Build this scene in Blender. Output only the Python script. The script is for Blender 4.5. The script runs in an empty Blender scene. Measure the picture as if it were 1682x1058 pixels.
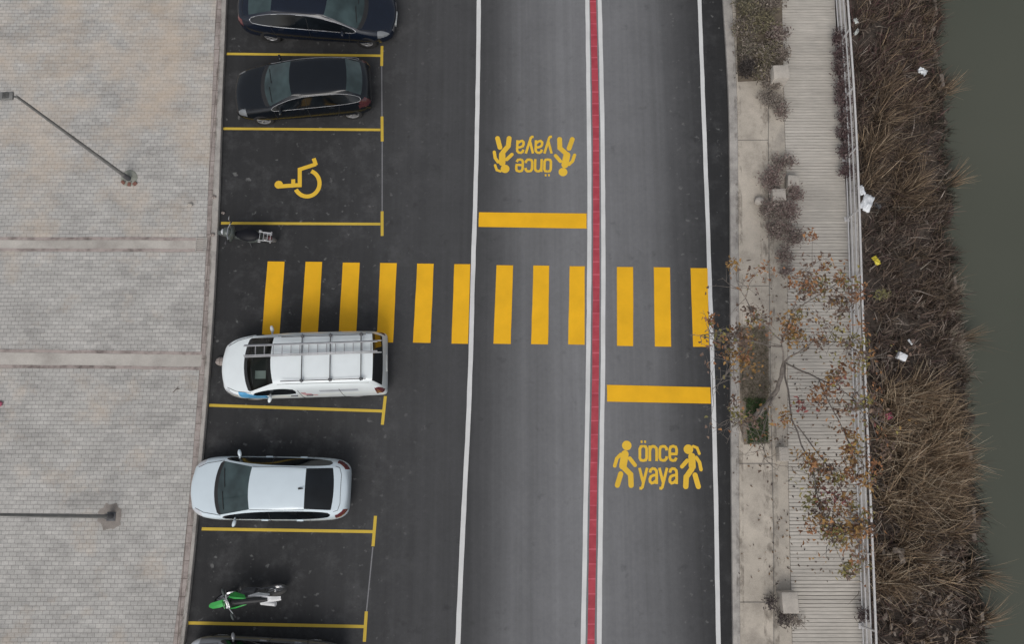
import bpy, bmesh, math, random
import numpy as np
from mathutils import Vector, Matrix
from mathutils.bvhtree import BVHTree

C = bpy.context.scene.collection
SC = bpy.context.scene
R = math.radians
rng = random.Random(7)
nr = np.random.default_rng(11)

# ------------------------------------------------------------------ camera
PW, PH = 1682.0, 1058.0
F = 1320.0                       # focal length in photo pixels
H = 24.6                         # drone height above the road
TH = R(11.9)                     # tilt away from straight down
cam = bpy.data.cameras.new('camera')
cam.sensor_width = 36.0
cam.lens = F / PW * 36.0
cam.clip_end = 1000
camo = bpy.data.objects.new('camera', cam)
camo.location = (0, 0, H)
camo.rotation_euler = (TH, 0, 0)
C.objects.link(camo)
SC.camera = camo

# ------------------------------------------------------------------ sky, sun, exposure
w = bpy.data.worlds.new("World")
SC.world = w
w.use_nodes = True
nt = w.node_tree
nt.nodes.clear()
sky = nt.nodes.new('ShaderNodeTexSky')
sky.sky_type = 'NISHITA'
sky.sun_disc = False
sky.sun_elevation = R(50)
sky.sun_rotation = R(190)
sky.dust_density = 3.0
hs = nt.nodes.new('ShaderNodeHueSaturation')
hs.inputs['Saturation'].default_value = 0.30
bg = nt.nodes.new('ShaderNodeBackground')
bg.inputs['Strength'].default_value = 0.11
wo = nt.nodes.new('ShaderNodeOutputWorld')
nt.links.new(sky.outputs[0], hs.inputs['Color'])
nt.links.new(hs.outputs[0], bg.inputs['Color'])
nt.links.new(bg.outputs[0], wo.inputs['Surface'])
sl = bpy.data.lights.new('sun', 'SUN')
sl.energy = 0.9
sl.angle = R(30)
sl.color = (1.0, 0.965, 0.92)
so = bpy.data.objects.new('sun', sl)
# sun_rotation is measured clockwise from +Y
so.rotation_euler = Vector((math.sin(R(190)) * math.cos(R(50)), math.cos(R(190)) * math.cos(R(50)), math.sin(R(50)))).to_track_quat('Z', 'Y').to_euler()
C.objects.link(so)
SC.view_settings.view_transform = 'Standard'
SC.view_settings.look = 'None'
SC.view_settings.gamma = 1
SC.view_settings.exposure = 0.14

# ------------------------------------------------------------------ survey: photo point -> point in the place at height z
def at(px, py, z=0.0):
    xc = (px - PW / 2) / F
    yc = -(py - PH / 2) / F
    dx, dy, dz = xc, yc * math.cos(TH) + math.sin(TH), yc * math.sin(TH) - math.cos(TH)
    t = (z - H) / dz
    return Vector((dx * t, dy * t, z))

class Curve:
    """a line along the road as X(Y)"""
    def __init__(self, pts, z=0.0):
        P = sorted([at(x, y, z) for x, y in pts], key=lambda p: p.y)
        self.Y = np.array([p.y for p in P])
        self.X = np.array([p.x for p in P])
        # smooth
        ys = np.linspace(self.Y[0], self.Y[-1], 60)
        xs = np.interp(ys, self.Y, self.X)
        k = 5
        pad = np.concatenate([xs[0] - (xs[1] - xs[0]) * np.arange(k, 0, -1), xs, xs[-1] + (xs[-1] - xs[-2]) * np.arange(1, k + 1)])
        xs = np.convolve(pad, np.ones(2 * k + 1) / (2 * k + 1), 'valid')
        self.Y, self.X = ys, xs
        self.s0 = (xs[6] - xs[0]) / (ys[6] - ys[0])
        self.s1 = (xs[-1] - xs[-7]) / (ys[-1] - ys[-7])
    def __call__(self, y):
        if y < self.Y[0]: return float(self.X[0] + (y - self.Y[0]) * self.s0)
        if y > self.Y[-1]: return float(self.X[-1] + (y - self.Y[-1]) * self.s1)
        return float(np.interp(y, self.Y, self.X))

# ------------------------------------------------------------------ materials
def newmat(name):
    m = bpy.data.materials.new(name)
    m.use_nodes = True
    n = m.node_tree.nodes
    return m, m.node_tree, n['Principled BSDF']

def N(t, kind, **kw):
    n = t.nodes.new('ShaderNode' + kind)
    for k, v in kw.items():
        if k in n.inputs.keys(): n.inputs[k].default_value = v
        else: setattr(n, k, v)
    return n

def ramp(t, stops, interp='LINEAR'):
    n = t.nodes.new('ShaderNodeValToRGB')
    cr = n.color_ramp
    cr.interpolation = interp
    while len(cr.elements) < len(stops): cr.elements.new(0.5)
    for e, (p, c) in zip(cr.elements, stops):
        e.position = p
        if not isinstance(c, (tuple, list)): c = (c, c, c)
        e.color = (*c, 1)
    return n

def mix(t, blend, fac, a, b):
    n = t.nodes.new('ShaderNodeMix')
    n.data_type = 'RGBA'
    n.blend_type = blend
    for sock, v in ((n.inputs[0], fac), (n.inputs[6], a), (n.inputs[7], b)):
        if hasattr(v, 'is_linked') or hasattr(v, 'links'): t.links.new(v, sock)
        elif isinstance(v, (int, float)): sock.default_value = v if sock.type == 'VALUE' else (v, v, v, 1)
        else: sock.default_value = (*v, 1)
    return n.outputs[2]

def coords(t, scale=(1, 1, 1), kind='Object'):
    tc = N(t, 'TexCoord')
    mp = N(t, 'Mapping')
    mp.inputs['Scale'].default_value = scale
    t.links.new(tc.outputs[kind], mp.inputs['Vector'])
    return mp.outputs[0]

def noise(t, vec, scale, detail=4, rough=0.55):
    n = N(t, 'TexNoise', Scale=scale, Detail=detail, Roughness=rough)
    t.links.new(vec, n.inputs['Vector'])
    return n.outputs['Fac']

def bump(t, b, h, strength=0.3, dist=0.01):
    n = N(t, 'Bump', Strength=strength, Distance=dist)
    t.links.new(h, n.inputs['Height'])
    t.links.new(n.outputs[0], b.inputs['Normal'])

def mat(name, col, rough=0.6, metal=0.0, coat=0.0, var=0.18, vscale=3.0, spec=0.5):
    m, t, b = newmat(name)
    v = coords(t)
    f = noise(t, v, vscale)
    r = ramp(t, [(0.3, tuple(max(0, c * (1 - var)) for c in col)), (0.7, tuple(min(1, c * (1 + var)) for c in col))])
    t.links.new(f, r.inputs[0])
    t.links.new(r.outputs[0], b.inputs['Base Color'])
    b.inputs['Roughness'].default_value = rough
    b.inputs['Metallic'].default_value = metal
    b.inputs['Coat Weight'].default_value = coat
    b.inputs['Coat Roughness'].default_value = 0.06
    b.inputs['Specular IOR Level'].default_value = spec
    return m

def mat_tint(name, rough=0.8, trans=0.0):
    """colour comes from the per-blade / per-leaf colour attribute"""
    m, t, b = newmat(name)
    a = N(t, 'Attribute', attribute_name='tint')
    t.links.new(a.outputs['Color'], b.inputs['Base Color'])
    b.inputs['Roughness'].default_value = rough
    b.inputs['Specular IOR Level'].default_value = 0.2
    return m

# asphalt ----------------------------------------------------------
def asphalt():
    m, t, b = newmat('asphalt')
    a = N(t, 'Attribute', attribute_name='lane')
    d = N(t, 'Math', operation='DIVIDE'); d.inputs[1].default_value = 4.0
    v = coords(t)
    wob = noise(t, coords(t, (.5, .05, 1)), 1.0, 3)
    sub = N(t, 'Math', operation='MULTIPLY_ADD'); sub.inputs[1].default_value = 0.22
    t.links.new(wob, sub.inputs[0]); 
    off = N(t, 'Math', operation='SUBTRACT'); off.inputs[1].default_value = 0.11
    t.links.new(a.outputs['Fac'], sub.inputs[2]); t.links.new(sub.outputs[0], off.inputs[0]); t.links.new(off.outputs[0], d.inputs[0])
    st = [(0, .034), (.35, .037), (.60, .050), (.85, .066), (.97, .068), (1.03, .062), (1.18, .088), (1.4, .15), (1.52, .145), (1.72, .185), (1.95, .19),
          (2.1, .185), (2.3, .165), (2.55, .135), (2.75, .080), (2.92, .056), (3.02, .044), (3.12, .032), (4, .032)]
    r = ramp(t, [(u / 4, c) for u, c in st])
    t.links.new(d.outputs[0], r.inputs[0])
    streak = noise(t, coords(t, (3.0, .035, 1)), 1.4, 5, .6)
    rs = ramp(t, [(.25, .86), (.75, 1.13)]); t.links.new(streak, rs.inputs[0])
    c = mix(t, 'MULTIPLY', 1.0, r.outputs[0], rs.outputs[0])
    patch = noise(t, v, .8, 5, .6)
    rp = ramp(t, [(.3, .93), (.7, 1.06)]); t.links.new(patch, rp.inputs[0])
    c = mix(t, 'MULTIPLY', 1.0, c, rp.outputs[0])
    grain = noise(t, v, 55, 3, .7)
    rg = ramp(t, [(.25, .85), (.5, 1.0), (.78, 1.16)]); t.links.new(grain, rg.inputs[0])
    c = mix(t, 'MULTIPLY', 1.0, c, rg.outputs[0])
    mid = noise(t, v, 7, 6, .72); rm_ = ramp(t, [(.3, .93), (.5, 1.0), (.72, 1.08)]); t.links.new(mid, rm_.inputs[0])
    c = mix(t, 'MULTIPLY', 1.0, c, rm_.outputs[0])
    # pale dust scuffs
    sc = noise(t, coords(t, (1.2, .9, 1)), 2.6, 9, .72)
    rsu = ramp(t, [(.62, 0), (.76, .7)]); t.links.new(sc, rsu.inputs[0])
    sc2 = noise(t, v, .35, 2); r2 = ramp(t, [(.40, .0), (.65, .8)]); t.links.new(sc2, r2.inputs[0])
    fm = mix(t, 'MULTIPLY', 1.0, rsu.outputs[0], r2.outputs[0])
    c = mix(t, 'MIX', fm, c, (.22, .215, .205))
    # pale crumbs and grit, thickest in the parking bays
    cr = noise(t, v, 4.5, 2, .5); rcr = ramp(t, [(.66, 0), (.74, .8)]); t.links.new(cr, rcr.inputs[0])
    ru = ramp(t, [(.0, 1.0), (.16, .8), (.22, .05), (.63, .05), (.67, .8), (.8, .9)]); t.links.new(d.outputs[0], ru.inputs[0])
    fm2 = mix(t, 'MULTIPLY', 1.0, rcr.outputs[0], ru.outputs[0])
    c = mix(t, 'MIX', fm2, c, (.16, .158, .15))
    du = noise(t, v, 1.15, 10, .74); rdu = ramp(t, [(.50, 0), (.72, .55)]); t.links.new(du, rdu.inputs[0])
    rdb = ramp(t, [(0, .9), (.17, .9), (.24, .15), (.60, .1), (.70, .7), (.8, .7)]); t.links.new(d.outputs[0], rdb.inputs[0])
    c = mix(t, 'MIX', mix(t, 'MULTIPLY', 1.0, rdu.outputs[0], rdb.outputs[0]), c, (.115, .114, .112))
    # oil and rubber darkening
    oil = noise(t, v, 1.7, 4, .6); ro = ramp(t, [(.62, 1), (.76, .72)]); t.links.new(oil, ro.inputs[0])
    c = mix(t, 'MULTIPLY', 1.0, c, ro.outputs[0])
    c = mix(t, 'MULTIPLY', 1.0, c, (.985, .99, 1.02))
    t.links.new(c, b.inputs['Base Color'])
    b.inputs['Roughness'].default_value = .85
    b.inputs['Specular IOR Level'].default_value = .22
    bump(t, b, grain, .4, .005)
    return m

def pavers():
    m, t, b = newmat('pavers')
    v = coords(t)
    bk = N(t, 'TexBrick', Scale=1.0)
    bk.offset = .5
    bk.inputs['Color1'].default_value = (.49, .473, .445, 1)
    bk.inputs['Color2'].default_value = (.415, .402, .38, 1)
    bk.inputs['Mortar'].default_value = (.265, .255, .242, 1)
    bk.inputs['Mortar Size'].default_value = .009
    bk.inputs['Mortar Smooth'].default_value = .3
    bk.inputs['Bias'].default_value = -.1
    bk.inputs['Brick Width'].default_value = .21
    bk.inputs['Row Height'].default_value = .124
    # slight waviness of the courses
    nz = N(t, 'TexNoise', Scale=.6, Detail=2); t.links.new(v, nz.inputs['Vector'])
    vm = N(t, 'VectorMath', operation='SCALE'); vm.inputs['Scale'].default_value = .05
    t.links.new(nz.outputs['Color'], vm.inputs[0])
    va = N(t, 'VectorMath', operation='ADD'); t.links.new(v, va.inputs[0]); t.links.new(vm.outputs[0], va.inputs[1])
    t.links.new(va.outputs[0], bk.inputs['Vector'])
    # worn, greyer blotches
    g = noise(t, coords(t, (.7, 1.2, 1)), .9, 6, .65); rg = ramp(t, [(.30, .78), (.5, .98), (.7, 1.10)]); t.links.new(g, rg.inputs[0])
    c = mix(t, 'MULTIPLY', 1.0, bk.outputs['Color'], rg.outputs[0])
    g3 = noise(t, coords(t, (.9, 2.2, 1)), 2.2, 6, .7); rg3 = ramp(t, [(.3, .84), (.55, 1.03), (.75, 1.1)]); t.links.new(g3, rg3.inputs[0])
    c = mix(t, 'MULTIPLY', 1.0, c, rg3.outputs[0])
    g4 = noise(t, coords(t, (1.3, 7.8, 1)), 1.0, 4, .7); rg4 = ramp(t, [(.3, .88), (.5, 1.0), (.7, 1.06)]); t.links.new(g4, rg4.inputs[0])
    c = mix(t, 'MULTIPLY', 1.0, c, rg4.outputs[0])
    # warm sand washed over the stones
    s1 = noise(t, v, .55, 6, .68)
    # the sand lies mostly in the upper corner by the kerb
    sx = N(t, 'VectorMath', operation='DISTANCE'); sx.inputs[1].default_value = (*at(270, 60, .14),)
    t.links.new(v, sx.inputs[0])
    rr = ramp(t, [(0, .17), (1, 0)]); dv = N(t, 'Math', operation='DIVIDE'); dv.inputs[1].default_value = 9.0
    t.links.new(sx.outputs['Value'], dv.inputs[0]); t.links.new(dv.outputs[0], rr.inputs[0])
    ad = N(t, 'Math', operation='ADD'); t.links.new(s1, ad.inputs[0]); t.links.new(rr.outputs[0], ad.inputs[1])
    rsd = ramp(t, [(.53, 0), (.78, .58)]); t.links.new(ad.outputs[0], rsd.inputs[0])
    c = mix(t, 'MIX', rsd.outputs[0], c, (.56, .445, .335))
    fine = noise(t, v, 30, 4, .7); rf = ramp(t, [(.3, .85), (.7, 1.12)]); t.links.new(fine, rf.inputs[0])
    c = mix(t, 'MULTIPLY', 1.0, c, rf.outputs[0])
    t.links.new(c, b.inputs['Base Color'])
    b.inputs['Roughness'].default_value = .9
    b.inputs['Specular IOR Level'].default_value = .2
    bump(t, b, bk.outputs['Fac'], -.4, .006)
    return m

def stone(name, col, dark, scale=2.0, joints=None, rough=.9):
    m, t, b = newmat(name)
    v = coords(t)
    f = noise(t, v, scale, 7, .68)
    r = ramp(t, [(.28, dark), (.52, col), (.75, tuple(min(1, c * 1.12) for c in col))])
    t.links.new(f, r.inputs[0])
    c = r.outputs[0]
    st = noise(t, v, scale * .35, 4, .6); rs = ramp(t, [(.3, .82), (.6, 1.05)]); t.links.new(st, rs.inputs[0])
    c = mix(t, 'MULTIPLY', 1.0, c, rs.outputs[0])
    fine = noise(t, v, 45, 4, .75); rf = ramp(t, [(.3, .82), (.7, 1.15)]); t.links.new(fine, rf.inputs[0])
    c = mix(t, 'MULTIPLY', 1.0, c, rf.outputs[0])
    if joints:
        bk = N(t, 'TexBrick', Scale=1.0)
        bk.offset = 0
        bk.inputs['Color1'].default_value = (1, 1, 1, 1); bk.inputs['Color2'].default_value = (.86, .86, .86, 1)
        bk.inputs['Mortar'].default_value = (.5, .48, .46, 1)
        bk.inputs['Mortar Size'].default_value = .012
        bk.inputs['Brick Width'].default_value = joints[0]; bk.inputs['Row Height'].default_value = joints[1]
        t.links.new(v, bk.inputs['Vector'])
        c = mix(t, 'MULTIPLY', 1.0, c, bk.outputs['Color'])
    t.links.new(c, b.inputs['Base Color'])
    b.inputs['Roughness'].default_value = rough
    b.inputs['Specular IOR Level'].default_value = .25
    bump(t, b, fine, .4, .004)
    return m

def paint(name, col, worn, wear=.62):
    m, t, b = newmat(name)
    v = coords(t)
    f = noise(t, v, 1.1, 5, .6)
    r = ramp(t, [(.3, tuple(c * .88 for c in col)), (.7, tuple(min(1, c * 1.06) for c in col))])
    t.links.new(f, r.inputs[0])
    g = noise(t, v, 34, 6, .75)
    rw = ramp(t, [(wear, 0), (wear + .16, .65)]); t.links.new(g, rw.inputs[0])
    c = mix(t, 'MIX', rw.outputs[0], r.outputs[0], worn)
    t.links.new(c, b.inputs['Base Color'])
    b.inputs['Roughness'].default_value = .7
    b.inputs['Specular IOR Level'].default_value = .3
    bump(t, b, g, .3, .003)
    return m

def redpaint():
    m, t, b = newmat('red_paint')
    v = coords(t)
    f = noise(t, v, 3, 5, .6)
    r = ramp(t, [(.3, (.37, .036, .056)), (.7, (.50, .068, .092))]); t.links.new(f, r.inputs[0])
    bk = N(t, 'TexBrick', Scale=1.0); bk.offset = 0
    bk.inputs['Color1'].default_value = (1, 1, 1, 1); bk.inputs['Color2'].default_value = (.84, .84, .84, 1); bk.inputs['Mortar'].default_value = (1.2, 1.8, 1.7, 1)
    bk.inputs['Mortar Size'].default_value = .02; bk.inputs['Brick Width'].default_value = 40; bk.inputs['Row Height'].default_value = .42
    t.links.new(v, bk.inputs['Vector'])
    c = mix(t, 'MULTIPLY', 1.0, r.outputs[0], bk.outputs['Color'])
    t.links.new(c, b.inputs['Base Color'])
    b.inputs['Roughness'].default_value = .75
    return m

def water_mat():
    m, t, b = newmat('river_water')
    v = coords(t)
    f = noise(t, v, .12, 3)
    r = ramp(t, [(.3, (.074, .080, .062)), (.7, (.088, .092, .072))]); t.links.new(f, r.inputs[0])
    t.links.new(r.outputs[0], b.inputs['Base Color'])
    b.inputs['Roughness'].default_value = .12
    b.inputs['Specular IOR Level'].default_value = .3
    n1 = noise(t, coords(t, (1, .6, 1)), 2.5, 3)
    bump(t, b, n1, .12, .03)
    return m

def glass_mat(name, col, rough=.06):
    m, t, b = newmat(name)
    v = coords(t)
    f = noise(t, v, 1.6, 2)
    r = ramp(t, [(.35, tuple(c * .6 for c in col)), (.65, tuple(c * 1.3 for c in col))]); t.links.new(f, r.inputs[0])
    t.links.new(r.outputs[0], b.inputs['Base Color'])
    b.inputs['Roughness'].default_value = rough
    b.inputs['IOR'].default_value = 1.5
    return m

def clear_glass(name):
    m, t, b = newmat(name)
    tr = N(t, 'BsdfTransparent'); tr.inputs[0].default_value = (.62, .70, .68, 1)
    gl = N(t, 'BsdfGlossy'); gl.inputs['Roughness'].default_value = .04
    fr = N(t, 'Fresnel'); fr.inputs[0].default_value = 1.5
    mx = N(t, 'MixShader')
    t.links.new(fr.outputs[0], mx.inputs[0]); t.links.new(tr.outputs[0], mx.inputs[1]); t.links.new(gl.outputs[0], mx.inputs[2])
    t.links.new(mx.outputs[0], t.nodes['Material Output'].inputs['Surface'])
    return m

M = {}
M['asphalt'] = asphalt()
M['pavers'] = pavers()
M['kerb_grey'] = stone('kerb_grey', (.40, .375, .345), (.25, .235, .22), 2.5)
M['kerb_pink'] = stone('kerb_pink', (.385, .335, .31), (.24, .2, .185), 3.0, (.2, .5))
M['channel_mid'] = stone('channel_mid', (.48, .45, .41), (.36, .33, .30), 1.2)
M['channel_edge'] = stone('channel_edge', (.385, .33, .305), (.11, .09, .082), 2.2)
M['concrete'] = stone('concrete', (.475, .425, .36), (.31, .275, .235), 1.3)
M['concrete_strip'] = stone('concrete_strip', (.44, .395, .335), (.28, .255, .225), 1.4)
M['joint'] = mat('joint', (.2, .185, .165), .9)
M['soil'] = stone('soil', (.17, .14, .108), (.09, .072, .058), 5)
M['bed_soil'] = stone('bed_soil', (.24, .20, .16), (.13, .105, .085), 5)
M['bank_soil'] = stone('bank_soil', (.075, .06, .05), (.03, .024, .02), 4)
M['ground'] = stone('ground', (.2, .17, .13), (.12, .1, .08), .4)
M['block'] = stone('block', (.47, .43, .38), (.36, .33, .295), 2.5)
M['rock'] = stone('rock', (.215, .18, .152), (.10, .083, .07), 5)
M['white_paint'] = paint('white_paint', (.66, .66, .65), (.25, .25, .25), .60)
M['yellow_paint'] = paint('yellow_paint', (.86, .46, .012), (.34, .20, .04), .64)
M['yellow_thin'] = paint('yellow_thin', (.60, .42, .055), (.2, .16, .06), .57)
M['yellow_text'] = paint('yellow_text', (.78, .49, .045), (.3, .22, .06), .64)
M['guide_paint'] = paint('guide_paint', (.22, .22, .23), (.1, .1, .1), .5)
M['red_paint'] = redpaint()
M['water'] = water_mat()
M['white_car'] = mat('white_car', (.61, .695, .745), .35, 0, .6, .02)  # bluish sky reflection is tinted into the silver white base colour
M['van_white'] = mat('van_white', (.77, .82, .83), .4, 0, .5, .03)
M['navy_car'] = mat('navy_car', (.006, .010, .020), .22, 0, .25, .1, spec=.42)
M['black_car'] = mat('black_car', (.004, .006, .009), .22, 0, .25, .1, spec=.42)
M['grey_car'] = mat('grey_car', (.20, .205, .215), .35, .3, .8, .05)
M['glass_dark'] = glass_mat('glass_dark', (.006, .008, .010))
M['glass_teal'] = glass_mat('glass_teal', (.040, .062, .064), .08)
M['glass_clear'] = clear_glass('glass_clear')
M['black'] = mat('black', (.014, .014, .015), .6)
M['rubber'] = mat('rubber', (.018, .018, .019), .85)
M['seam'] = mat('seam', (.02, .02, .02), .8)
M['chrome'] = mat('chrome', (.55, .55, .56), .25, .9)
M['rim'] = mat('rim', (.42, .42, .43), .35, .6)
M['alu'] = mat('alu', (.46, .46, .47), .45, .6)
M['lamp_lens'] = mat('lamp_lens', (.55, .57, .6), .12, 0, 1)
M['lamp_dark'] = mat('lamp_dark', (.16, .17, .18), .1, 0, 1)
M['tyre_dusty'] = mat('tyre_dusty', (.11, .105, .10), .9)
M['tail_red'] = mat('tail_red', (.13, .022, .026), .2, 0, 1)
M['footing'] = stone('footing', (.29, .295, .255), (.21, .215, .18), 5)
M['tail_dark'] = mat('tail_dark', (.06, .016, .018), .15, 0, 1)
M['plastic_grey'] = mat('plastic_grey', (.09, .09, .095), .6)
M['livery_blue'] = mat('livery_blue', (.09, .32, .55), .4)
M['livery_pink'] = mat('livery_pink', (.55, .30, .32), .4)
M['livery_grey'] = mat('livery_grey', (.42, .44, .48), .4)
M['interior'] = mat('interior', (.05, .052, .052), .8)
M['seat_grey'] = mat('seat_grey', (.22, .24, .24), .8)
M['paper'] = mat('paper', (.62, .64, .62), .8)
M['bike_green'] = mat('bike_green', (.035, .34, .06), .4, 0, .4)
M['bike_white'] = mat('bike_white', (.72, .72, .72), .4)
M['seat_black'] = mat('seat_black', (.005, .005, .008), .5, spec=.25)
M['bike_grey'] = mat('bike_grey', (.085, .098, .092), .45, .1, .3)
M['pole'] = mat('pole', (.20, .198, .19), .5, .2)
M['fence'] = mat('fence', (.56, .545, .535), .5, .0, 0, .08, 8)
M['bark'] = stone('bark', (.20, .175, .155), (.10, .086, .076), 8)
M['leaf'] = mat_tint('leaf', .7)
M['blade'] = mat_tint('blade', .85)
M['plank'] = None
M['plastic_white'] = mat('plastic_white', (.72, .74, .76), .4)
M['plastic_yellow'] = mat('plastic_yellow', (.62, .52, .06), .45)
M['plastic_pink'] = mat('plastic_pink', (.42, .10, .16), .6)
M['brick_red'] = stone('brick_red', (.26, .13, .10), (.14, .07, .055), 6)

def plank_mat():
    m, t, b = newmat('plank')
    a = N(t, 'Attribute', attribute_name='tint')
    v = coords(t, (1.2, 14, 1))
    f = noise(t, v, 2.0, 6, .7); r = ramp(t, [(.3, .78), (.7, 1.12)]); t.links.new(f, r.inputs[0])
    c = mix(t, 'MULTIPLY', 1.0, a.outputs['Color'], r.outputs[0])
    v2 = coords(t); f2 = noise(t, v2, .5, 5, .6); r2 = ramp(t, [(.3, .86), (.6, 1.06)]); t.links.new(f2, r2.inputs[0])
    c = mix(t, 'MULTIPLY', 1.0, c, r2.outputs[0])
    t.links.new(c, b.inputs['Base Color'])
    b.inputs['Roughness'].default_value = .85
    bump(t, b, f, .3, .004)
    return m
M['plank'] = plank_mat()

# ------------------------------------------------------------------ object helpers
def tag(o, label=None, cat=None, group=None, kind=None):
    if label: o['label'] = label
    if cat: o['category'] = cat
    if group: o['group'] = group
    if kind: o['kind'] = kind
    return o

def empty(name, loc, rz=0.0, label=None, cat=None, group=None):
    o = bpy.data.objects.new(name, None)
    o.empty_display_size = .3
    o.location = loc
    o.rotation_euler = (0, 0, rz)
    C.objects.link(o)
    return tag(o, label, cat, group)

class MB:
    def __init__(self):
        self.v, self.f, self.mi, self.sm, self.tint = [], [], [], [], None
    def add(self, vs, fs, mi=0, smooth=False):
        o = len(self.v)
        self.v += [tuple(p) for p in vs]
        self.f += [tuple(i + o for i in f) for f in fs]
        self.mi += [mi] * len(fs)
        self.sm += [smooth] * len(fs)
        return self
    def box(self, c, s, rot=None, mi=0, bev=0.0):
        bm = bmesh.new()
        bmesh.ops.create_cube(bm, size=1)
        for v in bm.verts: v.co = Vector((v.co.x * s[0], v.co.y * s[1], v.co.z * s[2]))
        if bev: bmesh.ops.bevel(bm, geom=bm.edges[:], offset=bev, segments=2, affect='EDGES', profile=.5)
        self.bm(bm, Matrix.Translation(Vector(c)) @ (rot.to_4x4() if rot else Matrix()), mi, False)
        return self
    def bm(self, bm, mx=None, mi=0, smooth=False):
        mx = mx or Matrix()
        bm.verts.ensure_lookup_table()
        for i, v in enumerate(bm.verts): v.index = i
        self.add([mx @ v.co for v in bm.verts], [[v.index for v in f.verts] for f in bm.faces], mi, smooth)
        bm.free()
    def ball(self, c, s, rot=None, mi=0, sub=2, jit=0.0):
        bm = bmesh.new()
        bmesh.ops.create_icosphere(bm, subdivisions=sub, radius=1)
        for v in bm.verts:
            k = 1 + rng.uniform(-jit, jit)
            v.co = Vector((v.co.x * s[0] * k, v.co.y * s[1] * k, v.co.z * s[2] * k))
        self.bm(bm, Matrix.Translation(Vector(c)) @ (rot.to_4x4() if rot else Matrix()), mi, jit == 0)
        return self
    def tube(self, pts, rad, n=8, mi=0, cap=True, smooth=True):
        pts = [Vector(p) for p in pts]
        if not isinstance(rad, (list, tuple)): rad = [rad] * len(pts)
        vs, fs = [], []
        up = None
        for i, p in enumerate(pts):
            d = (pts[min(i + 1, len(pts) - 1)] - pts[max(i - 1, 0)])
            if d.length < 1e-9: d = Vector((0, 0, 1))
            d.normalize()
            if up is None:
                up = Vector((0, 0, 1)) if abs(d.z) < .9 else Vector((1, 0, 0))
            a = d.cross(up)
            if a.length < 1e-6: a = d.cross(Vector((0, 1, 0.1)))
            a.normalize(); b = a.cross(d).normalized()
            up = b
            for k in range(n):
                t = 2 * math.pi * k / n
                vs.append(p + (a * math.cos(t) + b * math.sin(t)) * rad[i])
        for i in range(len(pts) - 1):
            for k in range(n):
                k2 = (k + 1) % n
                fs.append((i * n + k, i * n + k2, (i + 1) * n + k2, (i + 1) * n + k))
        if cap:
            fs.append(tuple(range(n - 1, -1, -1)))
            fs.append(tuple((len(pts) - 1) * n + k for k in range(n)))
        self.add(vs, fs, mi, smooth)
        return self
    def lathe(self, prof, n=24, mx=None, mi=0, closed=False):
        """profile (r, h) spun about local Y"""
        mx = mx or Matrix()
        vs, fs = [], []
        m = len(prof)
        for k in range(n):
            t = 2 * math.pi * k / n
            for r, h in prof: vs.append(mx @ Vector((r * math.cos(t), h, r * math.sin(t))))
        for k in range(n):
            k2 = (k + 1) % n
            for j in range(m if closed else m - 1):
                j2 = (j + 1) % m
                fs.append((k * m + j, k * m + j2, k2 * m + j2, k2 * m + j))
        self.add(vs, fs, mi, True)
        return self
    def build(self, name, mats, parent=None, sharp=35):
        me = bpy.data.meshes.new(name)
        me.from_pydata(self.v, [], self.f)
        if not isinstance(mats, (list, tuple)): mats = [mats]
        for m in mats: me.materials.append(m)
        me.polygons.foreach_set('material_index', self.mi)
        me.polygons.foreach_set('use_smooth', [True] * len(self.f))
        me.update()
        me.set_sharp_from_angle(angle=R(sharp))
        if self.tint is not None:
            a = me.attributes.new('tint', 'FLOAT_COLOR', 'POINT')
            a.data.foreach_set('color', np.asarray(self.tint, dtype=np.float32).ravel())
        o = bpy.data.objects.new(name, me)
        C.objects.link(o)
        if parent: o.parent = parent
        return o

YS = list(np.arange(-34, 48.01, .5))
def ribbon(c0, c1, z, ys=YS, mb=None, mi=0):
    """flat strip between two road curves (or constants)"""
    mb = mb or MB()
    f = lambda c, y: c(y) if callable(c) else c
    vs, fs = [], []
    for y in ys: vs += [(f(c0, y), y, z), (f(c1, y), y, z)]
    for i in range(len(ys) - 1): fs.append((2 * i, 2 * i + 1, 2 * i + 3, 2 * i + 2))
    return mb.add(vs, fs, mi)

def raised(c0, c1, z0, z1, ys=YS, mb=None, mi=0):
    """kerb-like prism between two curves"""
    mb = mb or MB()
    f = lambda c, y: c(y) if callable(c) else c
    vs, fs = [], []
    for y in ys:
        a, b_ = f(c0, y), f(c1, y)
        bv = min(.012, (b_ - a) * .2)
        vs += [(a, y, z0), (a, y, z1 - bv), (a + bv, y, z1), (b_ - bv, y, z1), (b_, y, z1 - bv), (b_, y, z0)]
    for i in range(len(ys) - 1):
        for k in range(5): fs.append((6 * i + k, 6 * i + k + 1, 6 * i + 7 + k, 6 * i + 6 + k))
    fs.append((5, 4, 3, 2, 1, 0)); e = 6 * (len(ys) - 1)
    fs.append(tuple(e + k for k in range(6)))
    return mb.add(vs, fs, mi)

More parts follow.
